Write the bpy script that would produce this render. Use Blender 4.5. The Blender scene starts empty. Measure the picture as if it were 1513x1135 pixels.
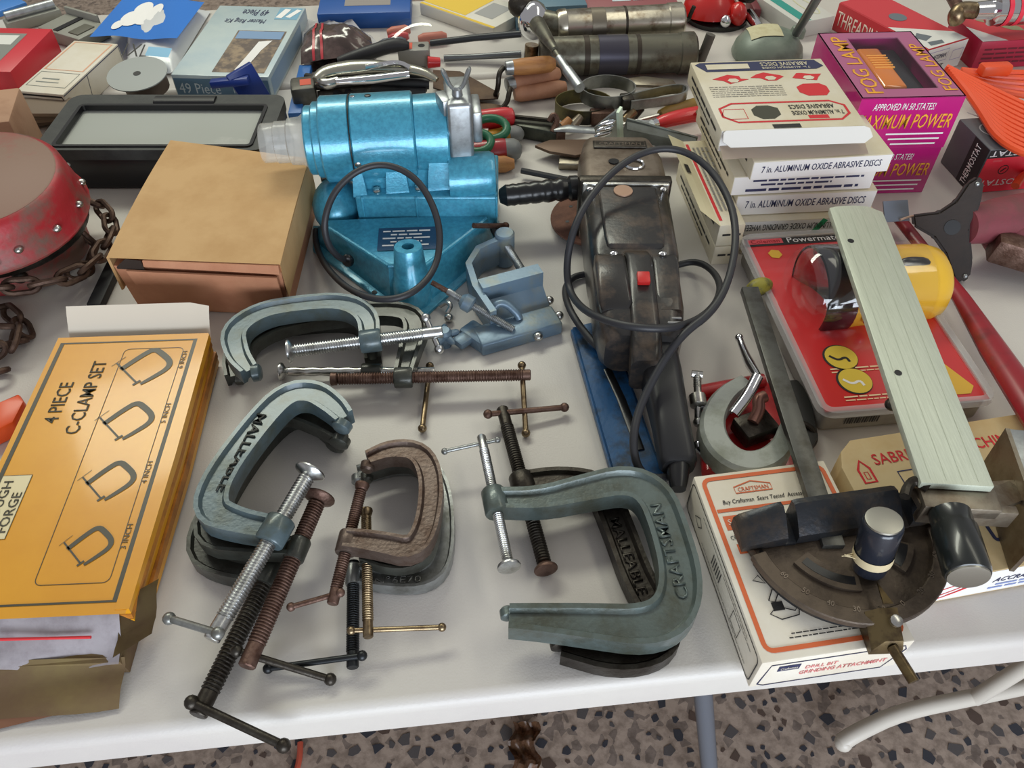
import bpy, bmesh, math, random
from mathutils import Vector, Matrix
random.seed(7)
SC = bpy.context.scene
C = SC.collection
R = math.radians
TZ = 0.74                      # table top height
CH = 0.68                      # camera height above the table top
PITCH = 48.0
FPX = 1177.0
# ------------------------------------------------------------ camera
cd = bpy.data.cameras.new('camera'); cam = bpy.data.objects.new('camera', cd); C.objects.link(cam)
cam.location = (0, 0, TZ + CH); cam.rotation_euler = (R(90 - PITCH), 0, 0)
cd.sensor_fit = 'HORIZONTAL'; cd.sensor_width = 36; cd.lens = FPX / 1513 * 36; cd.clip_start = .02
SC.camera = cam
# ------------------------------------------------------------ world and lights
w = bpy.data.worlds.new('world'); SC.world = w; w.use_nodes = True
w.node_tree.nodes['Background'].inputs[0].default_value = (.92, .90, .92, 1)
w.node_tree.nodes['Background'].inputs[1].default_value = .29
def area(name, loc, target, sx, sy, power, col):
    l = bpy.data.lights.new(name, 'AREA'); l.shape = 'RECTANGLE'; l.size = sx; l.size_y = sy; l.energy = power; l.color = col
    o = bpy.data.objects.new(name, l); C.objects.link(o); o.location = loc
    o.rotation_euler = (Vector(target) - Vector(loc)).to_track_quat('-Z', 'Y').to_euler()
    return o
area('doorway_daylight', (.9, -3.8, 1.25), (.0, .8, .78), 3.6, 2.3, 205, (.82, .90, 1.0))
area('ceiling_tube_lamp', (-.9, 2.7, 3.1), (-.2, .9, .7), 2.4, .5, 44, (.98, 1.0, .84))
area('ceiling_tube_lamp', (1.6, 1.2, 3.1), (.4, .8, .7), 2.4, .5, 10, (1.0, .97, .80))
SC.view_settings.view_transform = 'Standard'; SC.view_settings.look = 'None'
SC.view_settings.exposure = 0.25; SC.view_settings.gamma = 1; SC.view_settings.use_curve_mapping = False

# ------------------------------------------------------------ pixel -> place on a horizontal plane h above the table top
def W(px, py, h=0.0):
    p = R(PITCH)
    d = Vector((px - 756.5, FPX * math.cos(p) - (py - 567.5) * math.sin(p), -FPX * math.sin(p) - (py - 567.5) * math.cos(p)))
    t = (h - CH) / d.z
    return Vector((0, 0, TZ + CH)) + d * t
def WL(pts, h=0.0): return [W(q[0], q[1], q[2] if len(q) > 2 else h) for q in pts]

# ------------------------------------------------------------ materials
def lin(c):
    if isinstance(c, str): c = [int(c[i:i + 2], 16) for i in (0, 2, 4)]
    return tuple(((v / 255) / 12.92 if v / 255 < .04045 else ((v / 255 + .055) / 1.055) ** 2.4) for v in c) + (1,)
MATS = {}
def M(name, col=None, rough=.5, metal=0, col2=None, scale=30, lo=.45, hi=.65, bump=0, bscale=None, alpha=1, trans=0, coat=0, stretch=None, emit=0):
    if name in MATS: return MATS[name]
    m = bpy.data.materials.new(name); m.use_nodes = True; nt = m.node_tree; b = nt.nodes['Principled BSDF']
    b.inputs['Base Color'].default_value = lin(col); b.inputs['Roughness'].default_value = rough; b.inputs['Metallic'].default_value = metal
    b.inputs['Alpha'].default_value = alpha; b.inputs['Transmission Weight'].default_value = trans; b.inputs['Coat Weight'].default_value = coat
    b.inputs['Coat Roughness'].default_value = .08
    if emit: b.inputs['Emission Color'].default_value = lin(col); b.inputs['Emission Strength'].default_value = emit
    tc = mp = None
    if col2 or bump:
        tc = nt.nodes.new('ShaderNodeTexCoord'); mp = nt.nodes.new('ShaderNodeMapping'); nt.links.new(tc.outputs['Object'], mp.inputs[0])
        if stretch: mp.inputs['Scale'].default_value = stretch
    if col2:
        n = nt.nodes.new('ShaderNodeTexNoise'); n.inputs['Scale'].default_value = scale; n.inputs['Detail'].default_value = 6; n.inputs['Roughness'].default_value = .65
        r = nt.nodes.new('ShaderNodeValToRGB'); r.color_ramp.elements[0].position = lo; r.color_ramp.elements[1].position = hi
        r.color_ramp.elements[0].color = lin(col); r.color_ramp.elements[1].color = lin(col2)
        nt.links.new(mp.outputs[0], n.inputs[0]); nt.links.new(n.outputs[0], r.inputs[0]); nt.links.new(r.outputs[0], b.inputs['Base Color'])
    if bump:
        n = nt.nodes.new('ShaderNodeTexNoise'); n.inputs['Scale'].default_value = bscale or scale * 4; n.inputs['Detail'].default_value = 4
        bp = nt.nodes.new('ShaderNodeBump'); bp.inputs['Strength'].default_value = bump; bp.inputs['Distance'].default_value = .002
        nt.links.new(mp.outputs[0], n.inputs[0]); nt.links.new(n.outputs[0], bp.inputs['Height']); nt.links.new(bp.outputs[0], b.inputs['Normal'])
    MATS[name] = m; return m

# ------------------------------------------------------------ objects
MW = {}
def thing(name, label, cat, loc, group=None, rot=0):
    o = bpy.data.objects.new(name, None); C.objects.link(o); o.empty_display_size = .02
    o.location = loc; o.rotation_euler = (0, 0, rot); o['label'] = label; o['category'] = cat
    if group: o['group'] = group
    MW[o.name] = Matrix.Translation(Vector(loc)) @ Matrix.Rotation(rot, 4, 'Z')
    return o
def part(name, b, mat, parent=None, label=None, smooth=38):
    bm = b.bm if isinstance(b, B) else b
    me = bpy.data.meshes.new(name)
    if parent is not None:
        mw = MW[parent.name]; bm.transform(mw.inverted())
    bmesh.ops.recalc_face_normals(bm, faces=bm.faces)
    bm.to_mesh(me); bm.free()
    if smooth and len(me.polygons):
        me.shade_smooth(); me.set_sharp_from_angle(angle=R(smooth))
    me.materials.append(mat)
    o = bpy.data.objects.new(name, me); C.objects.link(o)
    if parent is not None: o.parent = parent; MW[o.name] = MW[parent.name]
    else: MW[o.name] = Matrix()
    if label: o['label'] = label
    return o
def single(name, b, mat, label, cat, group=None, smooth=38):      # a thing that is one mesh; origin moved to its base
    bm = b.bm
    n = len(bm.verts); zs = min(v.co.z for v in bm.verts)
    c = sum((v.co for v in bm.verts), Vector()) / n; c.z = zs
    bm.transform(Matrix.Translation(-c))
    o = part(name, b, mat, None, label, smooth); o.location = c; o['category'] = cat
    if group: o['group'] = group
    MW[o.name] = Matrix.Translation(c)
    return o
def structure(name, b, mat, smooth=38):
    o = part(name, b, mat, None, None, smooth); o['kind'] = 'structure'; return o

def frame(o, x, y=None, z=None):
    x = Vector(x).normalized()
    if z is None: z = x.cross(Vector(y)).normalized()
    else: z = Vector(z).normalized()
    y = z.cross(x).normalized(); x = y.cross(z)
    m = Matrix((x, y, z)).transposed().to_4x4(); m.translation = Vector(o); return m
def flat(o, ang): return Matrix.Translation(Vector(o)) @ Matrix.Rotation(ang, 4, 'Z')
def arc(cx, cy, r, a0, a1, n): return [(cx + r * math.cos(R(a0 + (a1 - a0) * i / n)), cy + r * math.sin(R(a0 + (a1 - a0) * i / n))) for i in range(n + 1)]
def smooth_path(pts, it=2, closed=False):
    pts = [Vector(p) for p in pts]
    for _ in range(it):
        q = [] if closed else [pts[0]]
        for i in range(len(pts) - (0 if closed else 1)):
            a, b = pts[i], pts[(i + 1) % len(pts)]
            q += [a * .75 + b * .25, a * .25 + b * .75]
        if not closed: q.append(pts[-1])
        pts = q
    return pts

class B:
    def __init__(s, F=None): s.bm = bmesh.new(); s.F = F
    def _merge(s, t, bev=0, seg=2, raw=False):
        if bev: bmesh.ops.bevel(t, geom=t.edges[:], offset=bev, segments=seg, profile=.5, affect='EDGES', clamp_overlap=True)
        if s.F is not None and not raw: t.transform(s.F)
        me = bpy.data.meshes.new('tmp'); t.to_mesh(me); t.free(); s.bm.from_mesh(me); bpy.data.meshes.remove(me); return s
    def box(s, c, d, rot=None, bev=0, seg=2):
        t = bmesh.new(); bmesh.ops.create_cube(t, size=1)
        t.transform(Matrix.Translation(Vector(c)) @ (rot or Matrix()) @ Matrix.Diagonal((d[0], d[1], d[2], 1)))
        return s._merge(t, bev, seg)
    def span(s, a, b, bev=0, seg=2):      # axis aligned box from corner a to corner b
        a, b = Vector(a), Vector(b); return s.box((a + b) / 2, b - a, None, bev, seg)
    def beam(s, a, b, wd, ht, up=(0, 0, 1), bev=0):   # bar between two points
        a, b = Vector(a), Vector(b); x = (b - a); L = x.length; m = frame((a + b) / 2, x, Vector(up).cross(x))
        t = bmesh.new(); bmesh.ops.create_cube(t, size=1); t.transform(m @ Matrix.Diagonal((L, wd, ht, 1))); return s._merge(t, bev)
    def prism(s, pts, z0, z1, bev=0, seg=2, holes=None):
        t = bmesh.new()
        vb = [t.verts.new((p[0], p[1], z0)) for p in pts]; vt = [t.verts.new((p[0], p[1], z1)) for p in pts]
        t.faces.new(vb[::-1]); t.faces.new(vt); n = len(pts)
        for i in range(n): t.faces.new((vb[i], vb[(i + 1) % n], vt[(i + 1) % n], vt[i]))
        return s._merge(t, bev, seg)
    def ringprism(s, outer, inner, z0, z1):            # two outlines with the same count
        t = bmesh.new(); n = len(outer); L = []
        for pts, z in ((outer, z0), (outer, z1), (inner, z1), (inner, z0)): L.append([t.verts.new((p[0], p[1], z)) for p in pts])
        for k in range(4):
            a, b = L[k], L[(k + 1) % 4]
            for i in range(n): t.faces.new((a[i], a[(i + 1) % n], b[(i + 1) % n], b[i]))
        return s._merge(t)
    def loft(s, secs, cap=True, closed=False):
        t = bmesh.new(); L = [[t.verts.new(Vector(p)) for p in q] for q in secs]; n = len(secs[0])
        m = len(L)
        for k in range(m if closed else m - 1):
            a, b = L[k], L[(k + 1) % m]
            for i in range(n):
                try: t.faces.new((a[i], a[(i + 1) % n], b[(i + 1) % n], b[i]))
                except ValueError: pass
        if cap and not closed: t.faces.new(L[0][::-1]); t.faces.new(L[-1])
        return s._merge(t)
    def tube(s, pts, r, n=10, closed=False, cap=True, flat_=1.0):
        pts = [Vector(p) for p in pts]; m = len(pts); rs = r if isinstance(r, (list, tuple)) else [r] * m
        if len(rs) != m: k = len(rs) - 1; rs = [rs[min(int(i * k / (m - 1)), k - 1)] * (1 - (i * k / (m - 1) - min(int(i * k / (m - 1)), k - 1))) + rs[min(int(i * k / (m - 1)), k - 1) + 1] * (i * k / (m - 1) - min(int(i * k / (m - 1)), k - 1)) for i in range(m)]
        up = None; secs = []
        for i, p in enumerate(pts):
            a = pts[(i - 1) % m] if (closed or i > 0) else p; b = pts[(i + 1) % m] if (closed or i < m - 1) else p
            t = (b - a).normalized()
            if up is None:
                up = Vector((0, 0, 1)) if abs(t.z) < .9 else Vector((1, 0, 0))
            sd = t.cross(up)
            if sd.length < 1e-6: sd = t.orthogonal()
            sd.normalize(); up = sd.cross(t).normalized()
            secs.append([p + (sd * math.cos(2 * math.pi * k / n) + up * flat_ * math.sin(2 * math.pi * k / n)) * rs[i] for k in range(n)])
        return s.loft(secs, cap, closed)
    def sweep(s, pts, prof, scale=None, up=(0, 0, 1), cap=True, closed=False):   # prof: (u, v), u across (left of travel), v up
        pts = [Vector(p) for p in pts]; m = len(pts); up = Vector(up); secs = []
        for i, p in enumerate(pts):
            a = pts[(i - 1) % m] if (closed or i > 0) else p; b = pts[(i + 1) % m] if (closed or i < m - 1) else p
            t = (b - a).normalized(); sd = up.cross(t).normalized(); u2 = t.cross(sd)
            k = scale[i] if scale else 1
            pr = prof(i) if callable(prof) else prof
            secs.append([p + sd * q[0] * k + u2 * q[1] for q in pr])
        return s.loft(secs, cap, closed)
    def lathe(s, o, ax, prof, n=20, cap=True):
        m = frame(o, Vector(ax).orthogonal(), z=ax)
        secs = [[m @ Vector((r * math.cos(2 * math.pi * k / n), r * math.sin(2 * math.pi * k / n), z)) for k in range(n)] for z, r in prof]
        return s.loft(secs, cap)
    def ball(s, c, r, sc=(1, 1, 1), rot=None, u=14, v=9):
        t = bmesh.new(); bmesh.ops.create_uvsphere(t, u_segments=u, v_segments=v, radius=r)
        t.transform(Matrix.Translation(Vector(c)) @ (rot or Matrix()) @ Matrix.Diagonal((sc[0], sc[1], sc[2], 1))); return s._merge(t)
    def poly(s, pts):
        t = bmesh.new(); t.faces.new([t.verts.new(Vector(p) if len(p) == 3 else Vector((p[0], p[1], 0))) for p in pts]); return s._merge(t)
    def rect(s, x0, y0, x1, y1, z=0): return s.poly([(x0, y0, z), (x1, y0, z), (x1, y1, z), (x0, y1, z)])
    def outline(s, pts, wd, z=0, closed=True):        # flat printed line along a path in the local xy plane
        return s.sweep([(p[0], p[1], z) for p in pts], [(-wd / 2, 0), (wd / 2, 0), (wd / 2, .0001), (-wd / 2, .0001)], closed=closed)
    def grid(s, nu, nv, fn, thick=0):
        t = bmesh.new(); V = [[t.verts.new(Vector(fn(i / nu, j / nv))) for j in range(nv + 1)] for i in range(nu + 1)]
        for i in range(nu):
            for j in range(nv): t.faces.new((V[i][j], V[i + 1][j], V[i + 1][j + 1], V[i][j + 1]))
        if thick: bmesh.ops.solidify(t, geom=t.faces[:], thickness=thick)
        return s._merge(t)

def rrect(x0, y0, x1, y1, r, n=4):
    return arc(x1 - r, y0 + r, r, -90, 0, n) + arc(x1 - r, y1 - r, r, 0, 90, n) + arc(x0 + r, y1 - r, r, 90, 180, n) + arc(x0 + r, y0 + r, r, 180, 270, n)
def txt(parent, s, F, u, v, wd, ht, mat, name='lettering', ext=0.00015, bold=.0, shear=0):
    """letters in the plane of F (local xy), lower left at u, v, filling wd by ht"""
    cu = bpy.data.curves.new('t', 'FONT'); cu.body = s; cu.size = 1; cu.offset = min(bold, .005); cu.resolution_u = 2; cu.shear = shear
    ob = bpy.data.objects.new('t', cu); me = ob.to_mesh()
    bm = bmesh.new(); bm.from_mesh(me); ob.to_mesh_clear(); bpy.data.objects.remove(ob); bpy.data.curves.remove(cu)
    if not bm.verts: bm.free(); return None
    xs = [q.co.x for q in bm.verts]; ys = [q.co.y for q in bm.verts]; x0, x1, y0, y1 = min(xs), max(xs), min(ys), max(ys)
    k = Matrix.Diagonal((wd / (x1 - x0), ht / max(y1 - y0, 1e-6), 1, 1)) @ Matrix.Translation((-x0, -y0, 0))
    bm.transform(k)
    if ext:
        r = bmesh.ops.extrude_face_region(bm, geom=bm.faces[:]); bmesh.ops.translate(bm, vec=(0, 0, ext), verts=[g for g in r['geom'] if isinstance(g, bmesh.types.BMVert)])
    bm.transform(F @ Matrix.Translation((u, v, .0002)))
    return part(name, bm, mat, parent, smooth=0)

def lines(F, rows, mat, parent, name='fine_print', h=.001):
    """rows of print too small to read: (u0, u1, v) or (u0, u1, v, height), broken into word-length dashes"""
    rnd = random.Random(int(rows[0][0] * 1e5) + len(rows)); b = B(F)
    for q in rows:
        u, hh = q[0], (q[3] if len(q) > 3 else h)
        while u < q[1]:
            L = min(rnd.uniform(2.5, 8) * hh, q[1] - u); b.rect(u, q[2], u + L, q[2] + hh, .0002); u += L + hh * .8
    return part(name, b, mat, parent, smooth=0)

def rect3(a, b, c, z):
    """a, b: pixels of an edge left to right, c: pixel on the opposite edge, all on the plane z. Returns frame (front left), width, depth"""
    A, Bb, Cc = W(*a, z), W(*b, z), W(*c, z); x = (Bb - A); wd = x.length; x.normalize(); y = Vector((-x.y, x.x, 0)); d = (Cc - A).dot(y)
    o = A if d > 0 else A + y * d
    o = Vector((o.x, o.y, TZ)); return flat(o, math.atan2(x.y, x.x)), wd, abs(d)
def faces(F, wd, d, z0, z1):
    """face frames of a box in frame F: top (read from the front), front, left, right, topflip"""
    e = .0003
    return dict(top=F @ Matrix.Translation((0, 0, z1 + e)), flip=F @ frame((wd, d, z1 + e), (-1, 0, 0), (0, -1, 0)),
                front=F @ frame((0, -e, z0), (1, 0, 0), (0, 0, 1)), frontflip=F @ frame((wd, -e, z1), (-1, 0, 0), (0, 0, -1)),
                left=F @ frame((-e, d, z0), (0, -1, 0), (0, 0, 1)), right=F @ frame((wd + e, 0, z0), (0, 1, 0), (0, 0, 1)),
                leftflip=F @ frame((-e, 0, z1), (0, 1, 0), (0, 0, -1)))
def carton(name, label, cat, F, wd, d, z0, z1, mat, group=None, bev=.0015, pname='carton'):
    t = thing(name, label, cat, F @ Vector((wd / 2, d / 2, z0)), group, F.to_euler().z)
    part(pname, B(F).span((0, 0, z0), (wd, d, z1), bev, 2), mat, t)
    return t, faces(F, wd, d, z0, z1)

# shared materials
STEEL = M('bright_steel', (200, 200, 196), .28, 1, (150, 146, 138), 60, .45, .7)
CHROME = M('chrome', (225, 226, 228), .1, 1)
RUST = M('rusty_steel', (112, 88, 78), .5, .75, (84, 60, 50), 70, .42, .62, .3, 300)
DARKSTEEL = M('dark_oily_steel', (70, 66, 60), .42, .8, (48, 42, 37), 60, .4, .65, .2, 250)
BLACKP = M('black_plastic', (22, 22, 24), .3)
BLACKR = M('black_rubber', (40, 40, 44), .5)
INK = M('black_ink', (38, 36, 36), .6)
NAVY = M('navy_ink', (44, 48, 84), .6)
REDINK = M('red_ink', (205, 40, 48), .6)
ORANGEINK = M('orange_ink', (214, 104, 58), .6)
WHITEINK = M('white_ink', (240, 238, 236), .6)
CLEAR = bpy.data.materials.new('clear_plastic'); CLEAR.use_nodes = True
_n = CLEAR.node_tree; _n.nodes.remove(_n.nodes['Principled BSDF']); _t = _n.nodes.new('ShaderNodeBsdfTransparent'); _g = _n.nodes.new('ShaderNodeBsdfGlossy'); _x = _n.nodes.new('ShaderNodeMixShader')
_g.inputs['Roughness'].default_value = .06; _x.inputs[0].default_value = .09; _n.links.new(_t.outputs[0], _x.inputs[1]); _n.links.new(_g.outputs[0], _x.inputs[2]); _n.links.new(_x.outputs[0], _n.nodes['Material Output'].inputs[0])
# ============================================================ SETTING: floor and tables
FLOORM = M('terrazzo_matrix', (176, 158, 144), .6, 0, (140, 124, 112), 45, .42, .62, .25, 120)
nt = FLOORM.node_tree; bs = nt.nodes['Principled BSDF']
tc = nt.nodes.new('ShaderNodeTexCoord'); vo = nt.nodes.new('ShaderNodeTexVoronoi'); vo.inputs['Scale'].default_value = 70
no = nt.nodes.new('ShaderNodeTexNoise'); no.inputs['Scale'].default_value = 60
cr = nt.nodes.new('ShaderNodeValToRGB'); cr.color_ramp.interpolation = 'CONSTANT'
cr.color_ramp.elements[0].color = (1, 1, 1, 1); cr.color_ramp.elements[1].position = .72; cr.color_ramp.elements[1].color = (.28, .28, .31, 1)
nt.links.new(tc.outputs['Object'], vo.inputs['Vector']); nt.links.new(vo.outputs['Color'], cr.inputs[0])
mx = nt.nodes.new('ShaderNodeMix'); mx.data_type = 'RGBA'; mx.blend_type = 'MULTIPLY'; mx.inputs['Factor'].default_value = .6
old = bs.inputs['Base Color'].links[0].from_socket
nt.links.new(old, mx.inputs['A']); nt.links.new(cr.outputs[0], mx.inputs['B']); nt.links.new(mx.outputs['Result'], bs.inputs['Base Color'])
b = B(); b.span((-5, -4.5, -.05), (5, 7, 0)); floor = structure('floor', b, FLOORM)
WALL = M('plaster_wall', (170, 168, 150), .8, 0, (150, 148, 132), 4, .4, .6, .1, 60)
b = B(); b.span((-5, 6.9, 0), (5, 7, 3.3)); structure('wall_back', b, WALL)
# chips of stone set in the terrazzo where it shows below the table edge
chipm = [M('chip_slate', (66, 68, 76), .4, 0, (44, 46, 54), 90), M('chip_grey', (96, 92, 92), .45, 0, (70, 66, 68), 90), M('chip_brown', (98, 82, 74), .45, 0, (74, 60, 54), 90)]
chipmesh = []
for k in range(24):
    bb = B(); n = random.choice((4, 5, 5, 6)); a0 = random.random() * 360; q = []
    for i in range(n):
        a = R(a0 + 360 * (i + random.uniform(-.3, .3)) / n); rr = random.uniform(.6, 1.15); q.append((rr * math.cos(a), rr * math.sin(a) * .8))
    bb.prism(q, -.2, .08); me = bpy.data.meshes.new('stone_chip'); bmesh.ops.recalc_face_normals(bb.bm, faces=bb.bm.faces); bb.bm.to_mesh(me); bb.bm.free()
    me.materials.append(chipm[0 if k < 13 else 1 if k < 20 else 2]); chipmesh.append(me)
pl = []; tries = 0
while len(pl) < 300 and tries < 6000:
    tries += 1
    px, py = random.uniform(-40, 1560), random.uniform(985, 1180)
    if py < 1090 - px * .105: continue
    q = W(px, py, -TZ); s = random.choice((.006, .008, .010, .013, .016))
    if any((q.x - a) ** 2 + (q.y - c) ** 2 < (s + r) ** 2 * 1.1 for a, c, r in pl): continue
    pl.append((q.x, q.y, s))
    o = bpy.data.objects.new('stone_chip', random.choice(chipmesh)); C.objects.link(o); o.parent = floor
    o.location = (q.x, q.y, .0002); o.scale = (s, s, .008); o.rotation_euler = (0, 0, random.random() * 6.28)
# two folding tables pushed together
TOP = M('table_top_plastic', (208, 204, 196), .42, 0, (196, 190, 186), 3, .35, .7, .12, 500)
TUBE = M('cream_tube_paint', (205, 198, 186), .4)
TANG = math.atan2(W(1513, 950).y - W(0, 1110).y, W(1513, 950).x - W(0, 1110).x)
c0 = (W(0, 1110) + W(1513, 950)) / 2
TF = flat((c0.x, c0.y, 0), TANG)         # x along the table, y away from the camera
SEAM = (TF.inverted() @ W(730, 112)).y
FAR = (TF.inverted() @ W(200, 17)).y
def table(name, y0, y1, label):
    t = thing(name, label, 'table', TF @ Vector((0, (y0 + y1) / 2, 0)), None, TANG)
    sec = []
    for x in (-1.22, 1.22): pass
    r = .012
    prof = [(y0, TZ - .045), (y0 - .0, TZ - .012)] + [(y0 + r - r * math.cos(R(a)), TZ - r + r * math.sin(R(a))) for a in (15, 35, 55, 75, 90)]
    prof += [(y1 - r + r * math.sin(R(a)), TZ - r + r * math.cos(R(a))) for a in (0, 25, 50, 75)] + [(y1, TZ - .045)]
    b = B(TF); b.loft([[(x, p[0], p[1]) for p in prof] for x in (-1.22, 1.22)]); part('table_top', b, TOP, t)
    b = B(TF)
    for yy in (y0 + .05, y1 - .05): b.beam((-1.1, yy, TZ - .06), (1.1, yy, TZ - .06), .025, .03)
    part('apron_rail', b, TUBE, t)
    return t
nt_ = table('folding_table', 0, SEAM - .003, 'white plastic folding table carrying the clamps and power tools')
ft_ = table('folding_table', SEAM + .003, FAR, 'white plastic folding table behind the clamp table, under grease guns')
# near table legs : bent cream tube foot frame and grey post
FW = lambda x, y, z=0.0: W(x, y, z - TZ)
a = FW(1246, 1098, .03); e = FW(1700, 985, .03)
b = B(); b.tube(smooth_path([a + Vector((-.004, 0, .0)), a + Vector((.02, .012, .012)), FW(1330, 1052, .05), FW(1440, 1030, .05), FW(1560, 1005, .05), e], 2), .014, 12); b.ball(a, .0145)
part('leg', b, TUBE, nt_)
j = FW(1440, 1032, .05); tp = TF @ Vector(((TF.inverted() @ j).x + .1, .16, TZ - .05))
b = B(); b.tube([j, tp], .013, 12); part('leg_post', b, TUBE, nt_)
pa, pb_ = FW(1050, 1160, .1), FW(1040, 1040, .35); dr = (pb_ - pa) / .25; b = B(); b.tube([pa - dr * .1, pb_ + dr * .34], .0125, 14)
part('leg', b, M('grey_tube_paint', (92, 96, 104), .35), nt_, 'grey painted tube leg')
for xx in (-1.0,):
    b = B(TF); b.tube(smooth_path([(xx, .12, TZ - .05), (xx, .12, .03), (xx, .16, .014), (xx, .5, .014), (xx, .54, .03), (xx, .54, TZ - .05)], 2), .013, 12); part('leg', b, TUBE, nt_)
for xx in (-.9, .9):
    b = B(TF); b.tube(smooth_path([(xx, SEAM + .1, TZ - .05), (xx, SEAM + .1, .03), (xx, SEAM + .14, .014), (xx, FAR - .12, .014), (xx, FAR - .08, .03), (xx, FAR - .08, TZ - .05)], 2), .013, 12); part('leg', b, TUBE, ft_)
# small litter on the floor
g = FW(775, 1105); b = B()
def crum(u, v): return (g.x + (u - .5) * .045 + .006 * math.sin(9 * v), g.y + (v - .5) * .075, .006 + .010 * abs(math.sin(7 * u + 5 * v)) + .006 * math.sin(13 * v))
b.grid(10, 12, crum, .001); single('crumpled_wrapper', b, M('brown_film', (104, 74, 52), .25, 0, (150, 110, 84), 60), 'crumpled shiny brown wrapper on the terrazzo floor', 'wrapper')
g = FW(440, 1126); b = B(); b.tube(smooth_path([g + Vector((0, .03, .005)), g + Vector((.004, 0, .005)), g + Vector((-.002, -.04, .005)), g + Vector((-.03, -.12, .005))], 2), .005, 8)
single('extension_cord', b, M('red_cord_m', (190, 84, 62), .5), 'short red cord end lying on the floor below table edge', 'cord')
# ============================================================ C-CLAMPS
GREYBLUE = M('grey_blue_enamel', (82, 98, 104), .36, .2, (74, 82, 74), 35, .45, .68, .15, 250, coat=.25)
GREYGREEN = M('grey_green_enamel', (92, 104, 102), .36, .3, (74, 78, 68), 30, .42, .66, .15, 250, coat=.25)
OLIVEGREY = M('dark_olive_enamel', (66, 68, 62), .38, .35, (48, 46, 40), 40, .42, .66, .15, 250, coat=.2)
RUSTFRAME = M('brown_rusted_iron', (100, 86, 78), .42, .6, (78, 60, 50), 45, .42, .64, .25, 280)
ALLOY = M('silver_paint', (150, 152, 150), .36, .7, (112, 112, 106), 45, .45, .7, .1, 250)
ZINC = M('zinc_plate', (206, 208, 208), .3, 1, (168, 168, 164), 90, .45, .7)
BRASSY = M('brassy_steel', (150, 132, 104), .36, .95, (104, 86, 66), 90, .42, .65)
BLACKSTEEL = M('blackened_steel', (44, 46, 48), .38, .7)
def iprof(T, t, f):
    def pr(w): return [(-w / 2, -T / 2), (-w / 2, T / 2), (-w / 2 + f, T / 2), (-w / 2 + f * 1.6, t / 2), (w / 2 - f * 1.6, t / 2), (w / 2 - f, T / 2), (w / 2, T / 2), (w / 2, -T / 2), (w / 2 - f, -T / 2), (w / 2 - f * 1.6, -t / 2), (-w / 2 + f * 1.6, -t / 2), (-w / 2 + f, -T / 2)]
    return pr
def thread(b, p0, p1, r, pitch=.0028, n=12, blank=.12):
    p0, p1 = Vector(p0), Vector(p1); L = (p1 - p0).length; k = int(L * (1 - blank) / pitch); pr = []
    for i in range(k):
        z = i * pitch; pr += [(z, r * .84), (z + pitch * .3, r), (z + pitch * .55, r), (z + pitch * .85, r * .84)]
    pr += [(k * pitch, r * .9), (L - .001, r * .92), (L, r * .8)]
    return b.lathe(p0, p1 - p0, pr, n)
def clamp(label, path, z, w, wk, T, fmat, sc, sr, smat, handle, hr=.003, hmat=None, padr=1.9, padmat=None, boss=0, word=None, group='C-clamps laid out on the table', pitch=.0028, bossr=1.75, padflip=False, blank=.12):
    pts = WL(path, z); wp = [w * k for k in wk]
    base = sum(pts, Vector()) / len(pts); base.z = TZ
    t = thing('c_clamp', label, 'clamp', base, group)
    # smooth widths together with the path
    q = [Vector((p.x, p.y, p.z, 0)) for p in pts]
    for i, v in enumerate(q): v[3] = wp[i]
    for _ in range(2):
        n = [q[0]]
        for i in range(len(q) - 1): n += [q[i] * .75 + q[i + 1] * .25, q[i] * .25 + q[i + 1] * .75]
        q = n + [q[-1]]
    pr = iprof(T, T * .55, w * .16)
    b = B(); b.sweep([v.xyz for v in q], lambda i: pr(q[i][3]))
    fr = part('frame', b, fmat, t)
    p0, p1 = W(*sc[0]), W(*sc[1]); ax = (p1 - p0).normalized()
    # boss the screw runs through
    bc = pts[boss]; s = (bc - p0).dot(ax); bp = p0 + ax * s
    L = T * 1.25; b = B(); R0 = sr * bossr; b.lathe(bp - ax * L / 2, ax, [(0, R0 * .92), (.0015, R0), (L - .0015, R0), (L, R0 * .92)], 18); part('threaded_boss', b, fmat, t)
    b = B(); thread(b, p0, p1, sr, pitch, blank=blank); scr = part('screw', b, smat, t)
    # anvil pad on the far jaw
    an = q[-1].xyz; d = -ax if (an - p0).dot(ax) < 0 else ax
    b = B(); b.lathe(an + ax * T * .30, ax, [(-.0045, sr * .9), (-.003, sr * 1.3), (.004, sr * 1.25), (.006, sr * .9)], 16); part('anvil', b, fmat, t)
    if padr:
        b = B(); k = sr * padr
        b.lathe(p0 + ax * .004, -ax, [(0, sr * .75), (.003, sr * .95), (.0045, sr * .7), (.006, sr * 1.05), (.009, k * .95), (.0105, k), (.012, k * .97), (.0128, k * .7)], 20); part('swivel_pad', b, padmat or smat, scr)
    if handle:
        h0, h1 = W(*handle[0]), W(*handle[1]); hm = hmat or smat; a2 = (h1 - h0).normalized()
        b = B(); b.tube([h0, h1], hr, 10); part('handle', b, hm, t)
        hk = t.children[-1] if False else None
        for e in (h0, h1):
            b = B(); b.ball(e, hr * 1.65, u=12, v=8); part('handle_end', b, hm, bpy.data.objects[[o for o in bpy.data.objects.keys() if o.startswith('handle') and bpy.data.objects[o].parent == t and not o.startswith('handle_end')][0]])
    if word:
        s, u0, v0, u1, hgt, tm = word            # baseline runs from pixel u0 to pixel u1 on the web
        a, c = W(*u0, z + T * .275), W(*u1, z + T * .275); x = c - a
        txt(t, s, frame(a, x, z=(0, 0, 1)), 0, 0, x.length, hgt, tm, 'raised_lettering', ext=.0014, bold=.01)
    return t
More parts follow.
